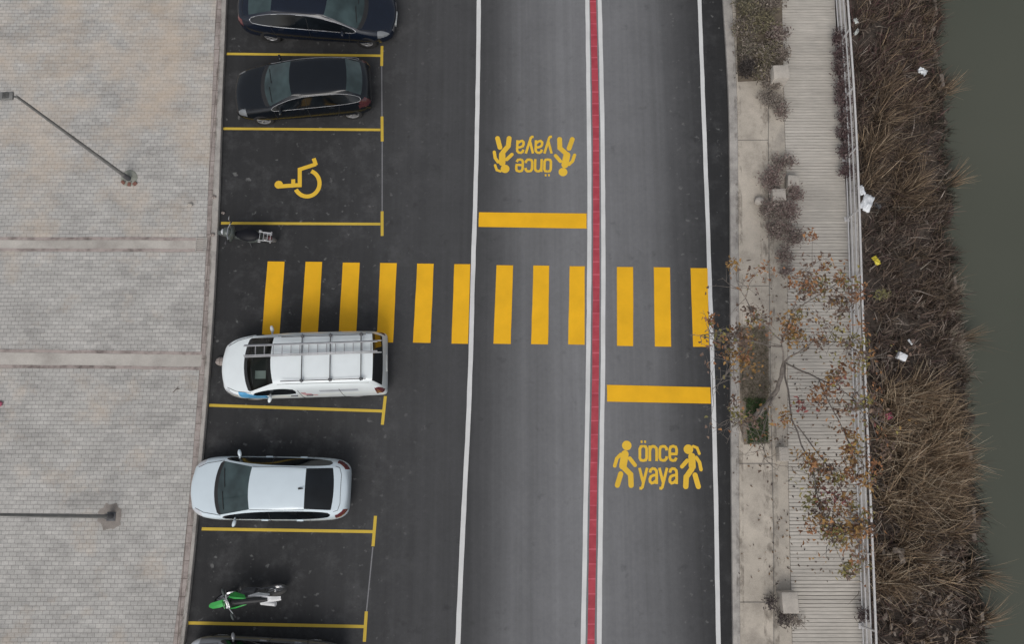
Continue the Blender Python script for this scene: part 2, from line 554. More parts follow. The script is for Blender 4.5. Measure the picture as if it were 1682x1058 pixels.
# ------------------------------------------------------------------ the setting
ZP = .14      # plaza level
ZR = .12      # promenade level
kerbL = Curve([(374, 0), (370.5, 100), (367, 165), (362, 330), (359.5, 400), (357, 440), (353, 500), (350, 560), (343, 660), (337, 728), (330, 800), (326, 860), (319, 940), (305, 1058)])
kerbL2 = Curve([(364, 0), (360, 100), (357, 165), (349, 330), (345, 420), (343, 500), (340, 560), (333, 660), (326, 740), (318, 860), (310, 940), (295, 1058)], ZP)
kerbL3 = Curve([(355, 0), (351, 100), (348, 165), (341, 330), (338, 420), (335, 500), (331, 560), (324, 660), (317, 740), (308, 860), (299, 940), (284, 1058)], ZP)
lineL = Curve([(786.5, 0), (786, 80), (784.5, 160), (781, 330), (776, 470), (771.4, 660), (767.4, 728), (761, 850), (752, 1058)])
lineC1 = Curve([(964.5, 0), (967, 165), (968.5, 330), (967.5, 500), (965.5, 660), (963.8, 728), (957.8, 1058)])
lineC2 = Curve([(985, 0), (989, 165), (990.8, 330), (991, 500), (990, 660), (988, 728), (984, 1058)])
redC = Curve([(974, 0), (978.3, 165), (979.6, 330), (979.2, 500), (978, 660), (976, 728), (970.7, 1058)])
lineR = Curve([(1149, 0), (1155, 165), (1161.3, 330), (1167, 500), (1172.3, 660), (1174.3, 728), (1180, 1058)])
edgeR = Curve([(1186, 0), (1190, 70), (1196, 140), (1198, 330), (1199, 660), (1199, 728), (1202.5, 1058)])
kerbR = Curve([(1202, 0), (1206, 60), (1211, 130), (1213, 330), (1214, 500), (1214, 660), (1214, 760), (1216, 1058)], ZR)
stripA = Curve([(1262, 0), (1262, 330), (1264, 500), (1266, 700), (1270, 800), (1271, 1058)], ZR)
deckL = Curve([(1284, 0), (1288, 200), (1293, 330), (1294, 500), (1293, 700), (1297, 900), (1301, 1058)], ZR)
deckR = Curve([(1371, 0), (1376, 100), (1385, 250), (1392, 340), (1396, 500), (1404, 700), (1413, 900), (1417, 1058)], ZR)
fenceL = Curve([(1375, 0), (1382, 100), (1391, 250), (1395, 340), (1398, 500), (1405, 700), (1414, 900), (1419, 1058)], ZR)
fenceR = Curve([(1387, 0), (1396, 100), (1404, 250), (1408, 340), (1412, 500), (1419, 700), (1426, 900), (1431, 1058)], ZR)
railC = Curve([(1392, 0), (1403, 150), (1410, 300), (1416, 500), (1424, 700), (1433, 900), (1439, 1058)], 1.1)
ZW = -2.0
waterE = Curve([(1541, 0), (1550, 130), (1562, 330), (1568, 450), (1580, 540), (1592, 640), (1603, 760), (1616, 900), (1622, 1058)], ZW)

# road sheet with a lane coordinate
def build_road():
    mb = MB()
    us = [0, .25, .5, .75, 1, 1.25, 1.5, 1.75, 2, 2.25, 2.5, 2.75, 3, 3.5, 4]
    cen = lambda y: (lineC1(y) + lineC2(y)) / 2
    keys = [kerbL, lineL, cen, lineR, edgeR]
    lane = []
    vs, fs = [], []
    for y in YS:
        xs = [k(y) for k in keys]
        xs[0] -= .05; xs[4] += .05
        for u in us:
            i = min(int(u), 3)
            vs.append((xs[i] + (xs[i + 1] - xs[i]) * (u - i), y, 0)); lane.append(u)
    n = len(us)
    for i in range(len(YS) - 1):
        for k in range(n - 1): fs.append((i * n + k, i * n + k + 1, (i + 1) * n + k + 1, (i + 1) * n + k))
    mb.add(vs, fs)
    o = mb.build('road', M['asphalt'])
    a = o.data.attributes.new('lane', 'FLOAT', 'POINT')
    a.data.foreach_set('value', lane)
    tag(o, kind='structure')
build_road()

g = MB(); g.add([(-150, -150, -.03), (edgeR(0) + 1, -150, -.03), (edgeR(0) + 1, 150, -.03), (-150, 150, -.03)], [(0, 1, 2, 3)])
tag(g.build('ground', M['ground']), kind='structure')
tag(ribbon(-48, kerbL3, ZP).build('plaza_pavement', M['pavers']), kind='structure')
o = raised(kerbL3, kerbL2, -.02, ZP + .004).build('kerb_border', M['kerb_pink']); tag(o, kind='structure')
o = raised(kerbL2, lambda y: kerbL(y), -.02, ZP + .012).build('kerb', M['kerb_grey']); tag(o, kind='structure')

# drain channels crossing the plaza
def channel(ya, yb, edge, mid):
    pts = [at(x, y, ZP) for x, y in (ya, yb)]
    x0, x1 = -48, None
    sl = (pts[1].y - pts[0].y) / (pts[1].x - pts[0].x)
    yl = lambda x, off: pts[0].y + (x - pts[0].x) * sl + off
    x1 = pts[1].x
    for name, lo, hi, m, z in (('channel_bed', -mid, mid, M['channel_mid'], .005), ('channel_edging', mid, mid + edge, M['channel_edge'], .008), ('channel_edging', -mid - edge, -mid, M['channel_edge'], .008)):
        mb = MB()
        xs = np.arange(x0, x1 + .01, .4)
        vs, fs = [], []
        for i, x in enumerate(list(xs) + [x1]):
            j = rng.uniform(-.012, .012)
            vs += [(x, yl(x, lo) + j, ZP + z), (x, yl(x, hi) + j, ZP + z)]
        for i in range(len(xs)): fs.append((2 * i, 2 * i + 2, 2 * i + 3, 2 * i + 1))
        mb.add(vs, fs)
        tag(mb.build(name, m), kind='structure')
channel((0, 401), (334, 402), .10, .14)
channel((0, 589), (331, 593), .10, .19)
gp = at(331, 402, ZP)
gr = MB()
for k in range(7): gr.box((gp.x, gp.y - .21 + k * .07, ZP + .02), (.3, .03, .02))
for s in (-1, 1): gr.box((gp.x + s * .165, gp.y, ZP + .02), (.03, .48, .022))
tag(gr.build('drain_grate', M['kerb_grey']), 'small grey slotted drain grate at the kerb end of the upper plaza channel', 'drain grate')

# promenade
tag(raised(edgeR, kerbR, -.02, ZR + .006).build('promenade_kerb', M['kerb_grey']), kind='structure')
tag(ribbon(kerbR, stripA, ZR).build('promenade_pavement', M['concrete']), kind='structure')
tag(ribbon(stripA, deckL, ZR).build('promenade_border', M['concrete_strip']), kind='structure')
jm = MB()
ribbon(lambda y: stripA(y) - .012, lambda y: stripA(y) + .014, ZR + .004, mb=jm)
for py in (762, 990, 470, 230, 1150, 20, -200):
    yy = at(1240, py, ZR).y
    jm.add([(kerbR(yy), yy - .012, ZR + .008), (stripA(yy), yy - .012, ZR + .008), (stripA(yy), yy + .012, ZR + .008), (kerbR(yy), yy + .012, ZR + .008)], [(0, 1, 2, 3)])
tag(jm.build('pavement_joint', M['joint']), kind='structure')
tag(ribbon(fenceL, fenceR, ZR + .05, mb=raised(fenceL, fenceR, -.3, ZR + .04)).build('fence_plinth', M['kerb_grey']), kind='structure')

def dirt_mat():
    m, t, b = newmat('gutter_dirt')
    v = coords(t)
    f = noise(t, coords(t, (1.6, .8, 1)), 3.2, 7, .7); r = ramp(t, [(.48, 0), (.70, .55)]); t.links.new(f, r.inputs[0])
    b.inputs['Base Color'].default_value = (.17, .145, .12, 1); b.inputs['Roughness'].default_value = .95
    tr = N(t, 'BsdfTransparent'); mx = N(t, 'MixShader')
    t.links.new(r.outputs[0], mx.inputs[0]); t.links.new(tr.outputs[0], mx.inputs[1]); t.links.new(b.outputs[0], mx.inputs[2])
    t.links.new(mx.outputs[0], t.nodes['Material Output'].inputs['Surface'])
    return m
M['gutter_dirt'] = dirt_mat()
tag(ribbon(lambda y: kerbR(y) - .10, lambda y: kerbR(y) + .12, ZR + .012).build('gutter_dirt', M['gutter_dirt']), kind='structure')
tag(ribbon(lambda y: stripA(y) - .28, lambda y: stripA(y) + .16, ZR + .013).build('gutter_dirt', M['gutter_dirt']), kind='structure')
tag(ribbon(lambda y: kerbL2(y) - .07, lambda y: kerbL2(y) + .05, ZP + .018).build('gutter_dirt', M['gutter_dirt']), kind='structure')

def boardwalk():
    mb = MB(); tint = []
    y = -34.0
    while y < 48:
        wd = .105 * rng.uniform(.94, 1.06)
        gap = rng.choice([.008, .010, .013, .017])
        xl, xr = deckL(y) + .01, deckR(y) - .005
        for a, b_ in ((xl, xr),):
            z = ZR + .012 + rng.uniform(-.004, .004)
            k = rng.uniform(.93, 1.05)
            col = (.48 * k, .445 * k, .395 * k, 1)
            n0 = len(mb.v)
            mb.box(((a + b_) / 2, y + wd / 2, z - .01), (b_ - a, wd - gap, .03))
            tint += [col] * (len(mb.v) - n0)
        y += wd
    n0 = len(mb.v)
    ribbon(deckL, deckR, ZR - .02, mb=mb)
    tint += [(.09, .08, .07, 1)] * (len(mb.v) - n0)
    mb.tint = tint
    tag(mb.build('boardwalk', M['plank']), kind='structure')
boardwalk()

# river bank
def bank_z(t, x, y):
    t = min(max(t, 0), 1.15)
    base = -2.1 * (t ** 1.25)
    return base + .10 * math.sin(x * 3.1 + y * 1.7) * t + .07 * math.sin(y * 4.3 - x * 2.2)
def bank_pt(t, y):
    x = fenceR(y) + (waterE(y) - fenceR(y)) * t
    return Vector((x, y, bank_z(t, x, y) if t > .02 else 0.05))
def bank():
    ts = np.linspace(0, 1.25, 22)
    vs, fs = [], []
    ys = list(np.arange(-34, 48.01, .35))
    for y in ys:
        for t in ts: vs.append(bank_pt(t, y) + Vector((rng.uniform(-.03, .03), 0, rng.uniform(-.05, .05) if t > .02 else 0)))
    n = len(ts)
    for i in range(len(ys) - 1):
        for k in range(n - 1): fs.append((i * n + k, i * n + k + 1, (i + 1) * n + k + 1, (i + 1) * n + k))
    tag(MB().add(vs, fs, 0, True).build('riverbank', M['bank_soil'], sharp=180), kind='structure')
bank()
wv = MB(); wv.add([(8, -150, ZW), (160, -150, ZW), (160, 150, ZW), (8, 150, ZW)], [(0, 1, 2, 3)])
tag(wv.build('river_water', M['water']), kind='structure')

# ------------------------------------------------------------------ painted markings
ZM = .004
def strip_line(c, half, z=ZM):
    return ribbon(lambda y: c(y) - half + rng.uniform(-.006, .006), lambda y: c(y) + half + rng.uniform(-.006, .006), z)
tag(strip_line(lineL, .070).build('lane_line', M['white_paint']), 'solid white line between the parking strip and the left traffic lane', 'road line')
tag(strip_line(lineC1, .068).build('lane_line', M['white_paint']), 'white line along the left side of the red median stripe', 'road line')
tag(strip_line(lineC2, .068).build('lane_line', M['white_paint']), 'white line along the right side of the red median stripe', 'road line')
tag(strip_line(redC, .105, ZM + .004).build('median_stripe', M['red_paint']), 'long red painted median stripe between two white lines', 'road line')
tag(strip_line(lineR, .066).build('lane_line', M['white_paint']), 'white edge line at the right of the road, before the dark shoulder', 'road line')

def quad(px, z=ZM, sub=6):
    a, b_, c, d = [at(x, y, 0) for x, y in px]
    vs, fs = [], []
    for i in range(sub + 1):
        t = i / sub
        l, r_ = a.lerp(d, t), b_.lerp(c, t)
        for p in (l, r_): vs.append((p.x + rng.uniform(-.004, .004), p.y, z))
    for i in range(sub): fs.append((2 * i, 2 * i + 1, 2 * i + 3, 2 * i + 2)[::-1])
    return MB().add(vs, fs)

stripes = [((439.6, 429.5), (467.7, 429.8), (458.2, 563), (429.5, 562)), ((502, 430), (529.4, 430.3), (521.3, 563), (493, 562)), ((563, 431.4), (591, 431.6), (584.5, 563), (555.8, 562.5)),
           ((624.6, 432), (651.7, 432.3), (645.8, 562.8), (619, 562.4)), ((685.4, 433), (712.5, 433.3), (707.2, 563.5), (678.5, 563)), ((746.2, 433.9), (772.5, 434), (768.8, 565), (741.5, 564.6)),
           ((815.4, 435.6), (842.9, 436), (838.8, 565.3), (810.7, 564.8)), ((876, 436.2), (902, 436.5), (900.3, 566), (872.5, 565.5)), ((935.5, 437.3), (960.4, 437.5), (960.4, 566.5), (933.3, 566)),
           ((1013.2, 438.5), (1040, 438.7), (1040, 568.8), (1013.2, 568.3)), ((1073.7, 439), (1100.5, 439.4), (1102.4, 569.8), (1075.5, 569.4)), ((1134, 440.4), (1162, 440.6), (1164.5, 570), (1138.3, 569.8))]
cp = at(800, 500, 0)
cw = empty('pedestrian_crossing', cp, 0, 'pedestrian crossing of twelve broad yellow stripes across road and parking strip', 'crossing')
for s in stripes:
    mb = quad(s, ZM + .004)
    mb.v = [(x - cp.x, y - cp.y, z) for x, y, z in mb.v]
    mb.build('stripe', M['yellow_paint'], cw)
tag(quad(((786.7, 348.6), (963.5, 350.6), (963.5, 375.5), (786, 372.6)), ZM + .004).build('stop_line', M['yellow_paint']), 'yellow stop bar across the left lane above the crossing', 'stop line', 'yellow stop bars beside the crossing')
tag(quad(((997, 632.4), (1166.6, 636.5), (1167.5, 663.4), (997, 660)), ZM + .004).build('stop_line', M['yellow_paint']), 'yellow stop bar across the right lane below the crossing', 'stop line', 'yellow stop bars beside the crossing')

def stroke(mb, pts, width, z, caps=True):
    """flat brush stroke with round ends; pts are 2-D ground points"""
    P = [Vector((p[0], p[1])) for p in pts]
    hw = width / 2
    L, Rr = [], []
    for i, p in enumerate(P):
        if i == 0: d = (P[1] - P[0]).normalized(); n = Vector((-d.y, d.x)); k = 1
        elif i == len(P) - 1: d = (P[-1] - P[-2]).normalized(); n = Vector((-d.y, d.x)); k = 1
        else:
            d0, d1 = (P[i] - P[i - 1]).normalized(), (P[i + 1] - P[i]).normalized()
            n0, n1 = Vector((-d0.y, d0.x)), Vector((-d1.y, d1.x))
            n = (n0 + n1).normalized(); k = 1 / max(.5, n.dot(n0))
        L.append(p + n * hw * k); Rr.append(p - n * hw * k)
    ring = list(L)
    if caps:
        d = (P[-1] - P[-2]).normalized(); a0 = math.atan2(d.x, -d.y)
        a0 = math.atan2((L[-1] - P[-1]).y, (L[-1] - P[-1]).x)
        ring += [P[-1] + Vector((math.cos(a0 - math.pi * k / 6), math.sin(a0 - math.pi * k / 6))) * hw for k in range(1, 6)]
    ring += Rr[::-1]
    if caps:
        a0 = math.atan2((Rr[0] - P[0]).y, (Rr[0] - P[0]).x)
        ring += [P[0] + Vector((math.cos(a0 - math.pi * k / 6), math.sin(a0 - math.pi * k / 6))) * hw for k in range(1, 6)]
    mb.add([(p.x, p.y, z) for p in ring], [tuple(range(len(ring) - 1, -1, -1))])
def disc(mb, c, r_, z, n=20):
    mb.add([(c[0] + r_ * math.cos(2 * math.pi * k / n), c[1] + r_ * math.sin(2 * math.pi * k / n), z) for k in range(n)], [tuple(range(n))])

# bay lines (T shapes) and thin guide lines
bays = [((372.5, 88), (625, 91), (627.5, 75), (627, 108), 'yellow bay line with its end tick in front of the navy saloon'),
        ((367, 211), (625, 213), (627.5, 191), (627.8, 232), 'yellow bay line with end tick between black hatchback and wheelchair symbol'),
        ((363, 366.5), (625, 368), (627.7, 347), (627.7, 387.5), 'yellow bay line with end tick beside the parked black moped'),
        ((343.4, 666), (628, 675.6), (633, 651), (628, 698), 'yellow bay line with slanted end tick just below the white van'),
        ((331.4, 869.3), (613, 873.9), (616.8, 848), (612.7, 898), 'yellow bay line with end tick just below the silver white saloon'),
        ((309.5, 1024), (599, 1030), (601.8, 1005), (598.5, 1055), 'yellow bay line with end tick below the green dirt bike')]
for a, b_, c, d, lab in bays:
    mb = MB()
    p, q = at(*a), at(*b_)
    stroke(mb, [p, p.lerp(q, .5), q], .088, ZM, False)
    stroke(mb, [at(*c), at(*d)], .092, ZM + .001, False)
    tag(mb.build('bay_line', M['yellow_thin']), lab, 'parking line', 'yellow parking bay lines')
for a, b_, lab in (((627, 108), (627.5, 191), 'thin faded guide line beside the tail of the black hatchback'), ((627.8, 232), (627.7, 347), 'thin faded guide line at the mouth of the wheelchair bay'), ((612.5, 899), (602, 1005), 'thin faded guide line at the mouth of the dirt bike bay')):
    mb = MB(); stroke(mb, [at(*a), at(*b_)], .035, ZM, False)
    tag(mb.build('guide_line', M['guide_paint']), lab, 'road line', 'thin faded guide lines of the bays')

# wheelchair symbol
mb = MB()
S = lambda x, y: at(320 + x / 4.947, 230 + y / 4.947)
px1 = (at(500, 300) - at(499, 300)).length
disc(mb, S(682, 362), 6.8 * px1, ZM + .0035)
stroke(mb, [S(690, 376), S(862, 364)], 6.8 * px1, ZM, False)
stroke(mb, [S(800, 318), S(800, 362)], 6.5 * px1, ZM + .0007, False)
stroke(mb, [S(853, 382), S(853, 238), S(985, 195)], 6.6 * px1, ZM + .0014, False)
stroke(mb, [S(985, 205), S(966, 148)], 6.6 * px1, ZM + .0021, False)
arc = []
for k in range(25):
    a = R(152 - k * (152 + 70) / 24)
    arc.append(S(912 + 102 * math.cos(a), 352 + 106 * math.sin(a)))
stroke(mb, arc, 6.8 * px1, ZM + .0028, False)
tag(mb.build('wheelchair_symbol', M['yellow_text']), 'yellow wheelchair symbol painted in the empty parking bay', 'road symbol')

# lettering with two walking figures
def message(center, sx, sy, rz, label):
    root = empty('painted_message', center, rz, label, 'road message', 'yellow words painted on the lanes')
    o0 = at(960 + 605 / 5.038, 620 + 728 / 5.038)
    def Q(x, y):
        p = at(960 + x / 5.038, 620 + y / 5.038) - o0
        return (p.x * sx, p.y * sy)
    u = px1 / 5.038
    def fig(parts, headp, hr):
        mb = MB(); z = ZM
        disc(mb, Q(*headp), hr * u, z)
        for pts, wd in parts:
            z += .0007
            stroke(mb, [Q(*p) for p in pts], wd * .9 * u, z)
        mb.build('walking_figure', M['yellow_text'], root)
    fig([([(335, 635), (318, 735)], 64), ([(300, 640), (268, 672), (250, 735)], 30), ([(375, 672), (418, 728)], 34), ([(322, 745), (382, 805), (386, 895)], 46), ([(300, 800), (272, 895)], 44)], (350, 565), 37)
    fig([([(888, 655), (892, 740)], 60), ([(925, 665), (952, 705), (964, 765)], 30), ([(850, 690), (806, 740)], 34), ([(888, 760), (842, 825), (838, 905)], 46), ([(915, 810), (942, 905)], 44), ([(900, 572), (932, 585), (950, 632)], 24)], (860, 597), 37)
    # condensed bold letters drawn as brush strokes: (u across the letter, v up from the baseline)
    loop = [(.5, 1), (.24, .97), (.13, .82), (.13, .5), (.13, .18), (.24, .03), (.5, 0), (.76, .03), (.87, .18), (.87, .5), (.87, .82), (.76, .97), (.5, 1)]
    arch = [(.14, .70), (.22, .90), (.42, .99), (.66, .97), (.84, .85), (.87, .66), (.87, -.04)]
    hook = [(.87, .70), (.85, .86), (.68, .98), (.46, .99), (.24, .95), (.13, .80), (.13, .5), (.13, .20), (.24, .05), (.46, .01), (.68, .02), (.85, .14), (.87, .30)]
    G = {'ö': [loop, [(.22, 1.31), (.42, 1.31)], [(.60, 1.31), (.80, 1.31)]], 'n': [[(.13, -.04), (.13, 1.04)], arch], 'c': [hook],
         'e': [[(.87, .48), (.87, .78), (.78, .94), (.5, 1), (.24, .95), (.13, .80), (.13, .5), (.13, .20), (.24, .05), (.46, .0), (.70, .02), (.86, .20)], [(.13, .46), (.97, .46)]],
         'y': [[(.08, 1.04), (.50, .02)], [(.92, 1.04), (.50, .02), (.40, -.24), (.27, -.32), (.08, -.31)]],
         'a': [[(.14, .72), (.20, .90), (.42, .99), (.66, .97), (.84, .85), (.87, .66), (.87, -.04)], [(.87, .56), (.52, .54), (.24, .46), (.13, .30), (.15, .12), (.32, .02), (.55, .06), (.87, .24)]]}
    mb = MB(); z = ZM
    for txt, x0, x1, yb, yx in (('önce', 446, 776, 690, 571), ('yaya', 446, 776, 880, 755)):
        cw_ = (x1 - x0) / 4
        for k, ch in enumerate(txt):
            for st_ in G[ch]:
                z += .0004
                stroke(mb, [Q(x0 + k * cw_ + cw_ * (.03 + .92 * u_), yb + (yx - yb) * v_) for u_, v_ in st_], (21 if st_[0][1] != 1.31 else 19) * u * (sx + sy) / 2, z, False)
    mb.build('lettering', M['yellow_text'], root)
message(at(960 + 605 / 5.038, 620 + 728 / 5.038), 1, 1, 0, 'yellow painted words önce yaya between two walking figures, reading upright on the right lane')
a0, a1 = at(809.3, 255), at(946.4, 255); b0, b1 = at(1006.6, 765), at(1153.5, 765)
v0, v1 = at(878, 222.3), at(878, 288.8); w0, w1 = at(1080, 724), at(1080, 804.6)
message(at(878, 255.5), (a1 - a0).length / (b1 - b0).length, (v1 - v0).length / (w1 - w0).length, R(180), 'yellow painted words önce yaya between two walking figures, upside down on the left lane')

# ------------------------------------------------------------------ vehicles
SALOON = dict(cowl=4, rf=5, rr=7, rb=8, side=(4, 5, 6, 7), st=[
    # s, z0, y2,z2, y3,z3, y4,z4, y5,z5, y6,z6, bow
    (0.00, .58, .40, .56, .46, .54, .50, .50, .52, .42, .46, .28, -.02),
    (0.09, .70, .55, .68, .63, .66, .70, .60, .73, .48, .70, .24, -.13),
    (0.42, .79, .70, .77, .76, .75, .85, .69, .89, .54, .87, .21, -.08),
    (0.90, .90, .76, .89, .80, .87, .89, .80, .92, .58, .90, .20, -.15),
    (1.00, .93, .77, .925, .79, .91, .89, .84, .925, .60, .90, .20, -.16),
    (1.93, 1.38, .60, 1.34, .665, 1.30, .88, .88, .93, .62, .91, .20, -.06),
    (2.75, 1.45, .57, 1.41, .635, 1.36, .88, .91, .93, .63, .91, .20, 0),
    (3.46, 1.40, .57, 1.36, .625, 1.31, .87, .94, .93, .64, .91, .20, .0),
    (4.17, 1.13, .60, 1.105, .65, 1.08, .81, .97, .90, .65, .88, .23, .06),
    (4.44, 1.05, .58, 1.03, .64, 1.00, .73, .92, .80, .62, .78, .27, .10),
    (4.58, .93, .46, .91, .51, .88, .57, .80, .62, .55, .58, .33, .05)], L=4.6)
HATCH = dict(cowl=4, rf=5, rr=7, rb=8, side=(4, 5, 6, 7), st=[
    (0.00, .60, .46, .58, .54, .56, .60, .52, .62, .44, .56, .28, .0),
    (0.10, .74, .58, .72, .66, .70, .74, .63, .77, .50, .74, .24, -.10),
    (0.45, .85, .70, .83, .76, .81, .83, .73, .87, .56, .85, .21, -.08),
    (1.08, .975, .74, .965, .79, .95, .87, .85, .90, .60, .88, .20, -.16),
    (1.20, 1.00, .73, .99, .78, .98, .87, .89, .905, .62, .88, .20, -.18),
    (2.00, 1.43, .60, 1.39, .665, 1.34, .86, .94, .91, .64, .89, .20, -.06),
    (2.80, 1.49, .60, 1.45, .665, 1.40, .86, .97, .91, .65, .89, .20, 0),
    (3.72, 1.44, .57, 1.40, .635, 1.35, .84, 1.01, .91, .66, .89, .20, .05),
    (4.12, 1.08, .58, 1.06, .64, 1.05, .77, 1.01, .88, .68, .86, .24, .08),
    (4.30, .98, .56, .96, .63, .94, .73, .90, .82, .62, .80, .30, .08),
    (4.40, .80, .50, .78, .57, .76, .64, .70, .70, .52, .66, .36, .0)], L=4.4)
VAN = dict(cowl=4, rf=5, rr=8, rb=9, side=(4, 5), st=[
    (0.00, .74, .42, .72, .48, .70, .53, .64, .56, .50, .50, .28, -.03),
    (0.10, .90, .60, .88, .67, .86, .74, .76, .78, .55, .74, .24, -.13),
    (0.45, 1.03, .76, 1.01, .82, .98, .88, .88, .92, .60, .90, .22, -.10),
    (0.90, 1.155, .81, 1.14, .86, 1.11, .92, 1.02, .95, .62, .92, .20, -.16),
    (1.00, 1.19, .80, 1.18, .85, 1.15, .93, 1.06, .955, .64, .93, .20, -.18),
    (1.80, 1.86, .67, 1.82, .80, 1.64, .92, 1.12, .96, .66, .94, .20, -.08),
    (2.35, 1.93, .70, 1.90, .83, 1.66, .92, 1.12, .96, .66, .94, .20, 0),
    (3.40, 1.94, .70, 1.91, .83, 1.66, .92, 1.12, .96, .66, .94, .20, 0),
    (4.63, 1.90, .69, 1.86, .81, 1.64, .91, 1.12, .955, .66, .935, .20, .03),
    (4.785, 1.16, .74, 1.15, .80, 1.14, .89, 1.08, .94, .66, .92, .24, .03),
    (4.85, .78, .70, .76, .77, .74, .84, .70, .89, .52, .86, .30, .0)], L=4.85)

def cage(spec):
    vs, fs, mi = [], [], []
    st = spec['st']; n = len(st)
    idx = {}
    for i, (s, z0, y2, z2, y3, z3, y4, z4, y5, z5, y6, z6, bow) in enumerate(st):
        rows = [(0, z0, bow), (y2 * .52, z0 - (z0 - z2) * .35, bow * .78), (y2, z2, 0), (y3, z3, .0), (y4, z4, 0), (y5, z5, 0), (y6, z6, 0), (y6 * .72, z6 - .03, 0), (0, z6 - .03, 0)]
        for j, (y, z, b_) in enumerate(rows):
            idx[(i, j, 1)] = len(vs); vs.append((spec['L'] / 2 - s - b_, y, z))
            if j in (0, 8): idx[(i, j, -1)] = idx[(i, j, 1)]
            else: idx[(i, j, -1)] = len(vs); vs.append((spec['L'] / 2 - s - b_, -y, z))
    for i in range(n - 1):
        for j in range(8):
            m = 0
            if i == spec['cowl'] - 1 and j < 2: m = 5
            elif i == spec['cowl'] and j < 2: m = 1
            elif i == spec['rr'] and j < 2: m = 3
            elif j == 3 and i in spec['side']: m = 2
            for sg in (1, -1):
                q = [idx[(i, j, sg)], idx[(i, j + 1, sg)], idx[(i + 1, j + 1, sg)], idx[(i + 1, j, sg)]]
                if sg < 0: q = q[::-1]
                fs.append(q); mi.append(m)
    for i, flip in ((0, True), (n - 1, False)):
        for sg in (1, -1):
            for q in ((0, 1, 7, 8), (1, 2, 6, 7), (2, 3, 5, 6), (3, 4, 5)):
                f = [idx[(i, k, sg)] for k in q]
                if flip != (sg < 0): f = f[::-1]
                fs.append(f); mi.append(0)
    return vs, fs, mi

def eval_mesh(ob):
    dg = bpy.context.evaluated_depsgraph_get()
    return bpy.data.meshes.new_from_object(ob.evaluated_get(dg))

def split(me, pick):
    """faces with pick(poly) -> new MB (copied) ; returns MB"""
    used, vs, fs = {}, [], []
    for p in me.polygons:
        if not pick(p): continue
        f = []
        for v in p.vertices:
            if v not in used: used[v] = len(vs); vs.append(tuple(me.vertices[v].co))
            f.append(used[v])
        fs.append(f)
    return MB().add(vs, fs, 0, True)

def boundary_trim(mbs, rad):
    out = MB()
    for g_ in mbs:
        cnt = {}
        for f in g_.f:
            for a, b_ in zip(f, f[1:] + f[:1]):
                k = (min(a, b_), max(a, b_)); cnt[k] = cnt.get(k, 0) + 1
        for (a, b_), c in cnt.items():
            if c == 1: out.tube([g_.v[a], g_.v[b_]], rad, 5)
    return out

def wheel(parent, x, y, r_, wd=.21, side=1):
    mx = Matrix.Translation((x, y, r_))
    t = MB(); h = wd / 2
    t.lathe([(r_ * .64, -h * .8), (r_ * .80, -h), (r_ * .95, -h * .92), (r_, -h * .55), (r_, h * .55), (r_ * .95, h * .92), (r_ * .80, h), (r_ * .64, h * .8)], 28, mx, closed=True)
    o_ = t.build('wheel', M['rubber'], parent)
    rm = MB()
    rm.lathe([(r_ * .66, -h * .7), (r_ * .60, -h * .5), (r_ * .58, h * .3), (r_ * .60, h * .75), (r_ * .66, h * .85)], 28, mx)
    rm.lathe([(.001, side * h * .2), (r_ * .6, side * h * .15)], 28, mx, mi=1)
    rm.lathe([(.001, side * h * .75), (r_ * .13, side * h * .72), (r_ * .16, side * h * .3)], 14, mx)
    for k in range(5):
        a = 2 * math.pi * k / 5 + .3
        for da in (-.14, .14):
            c = Vector((math.cos(a + da * .6), 0, math.sin(a + da * .6)))
            e = Vector((math.cos(a + da), 0, math.sin(a + da)))
            rm.tube([mx @ (c * r_ * .1 + Vector((0, side * h * .62, 0))), mx @ (e * r_ * .61 + Vector((0, side * h * .58, 0)))], r_ * .062, 6)
    rm.build('rim', [M['rim'], M['black']], o_)
    return o_

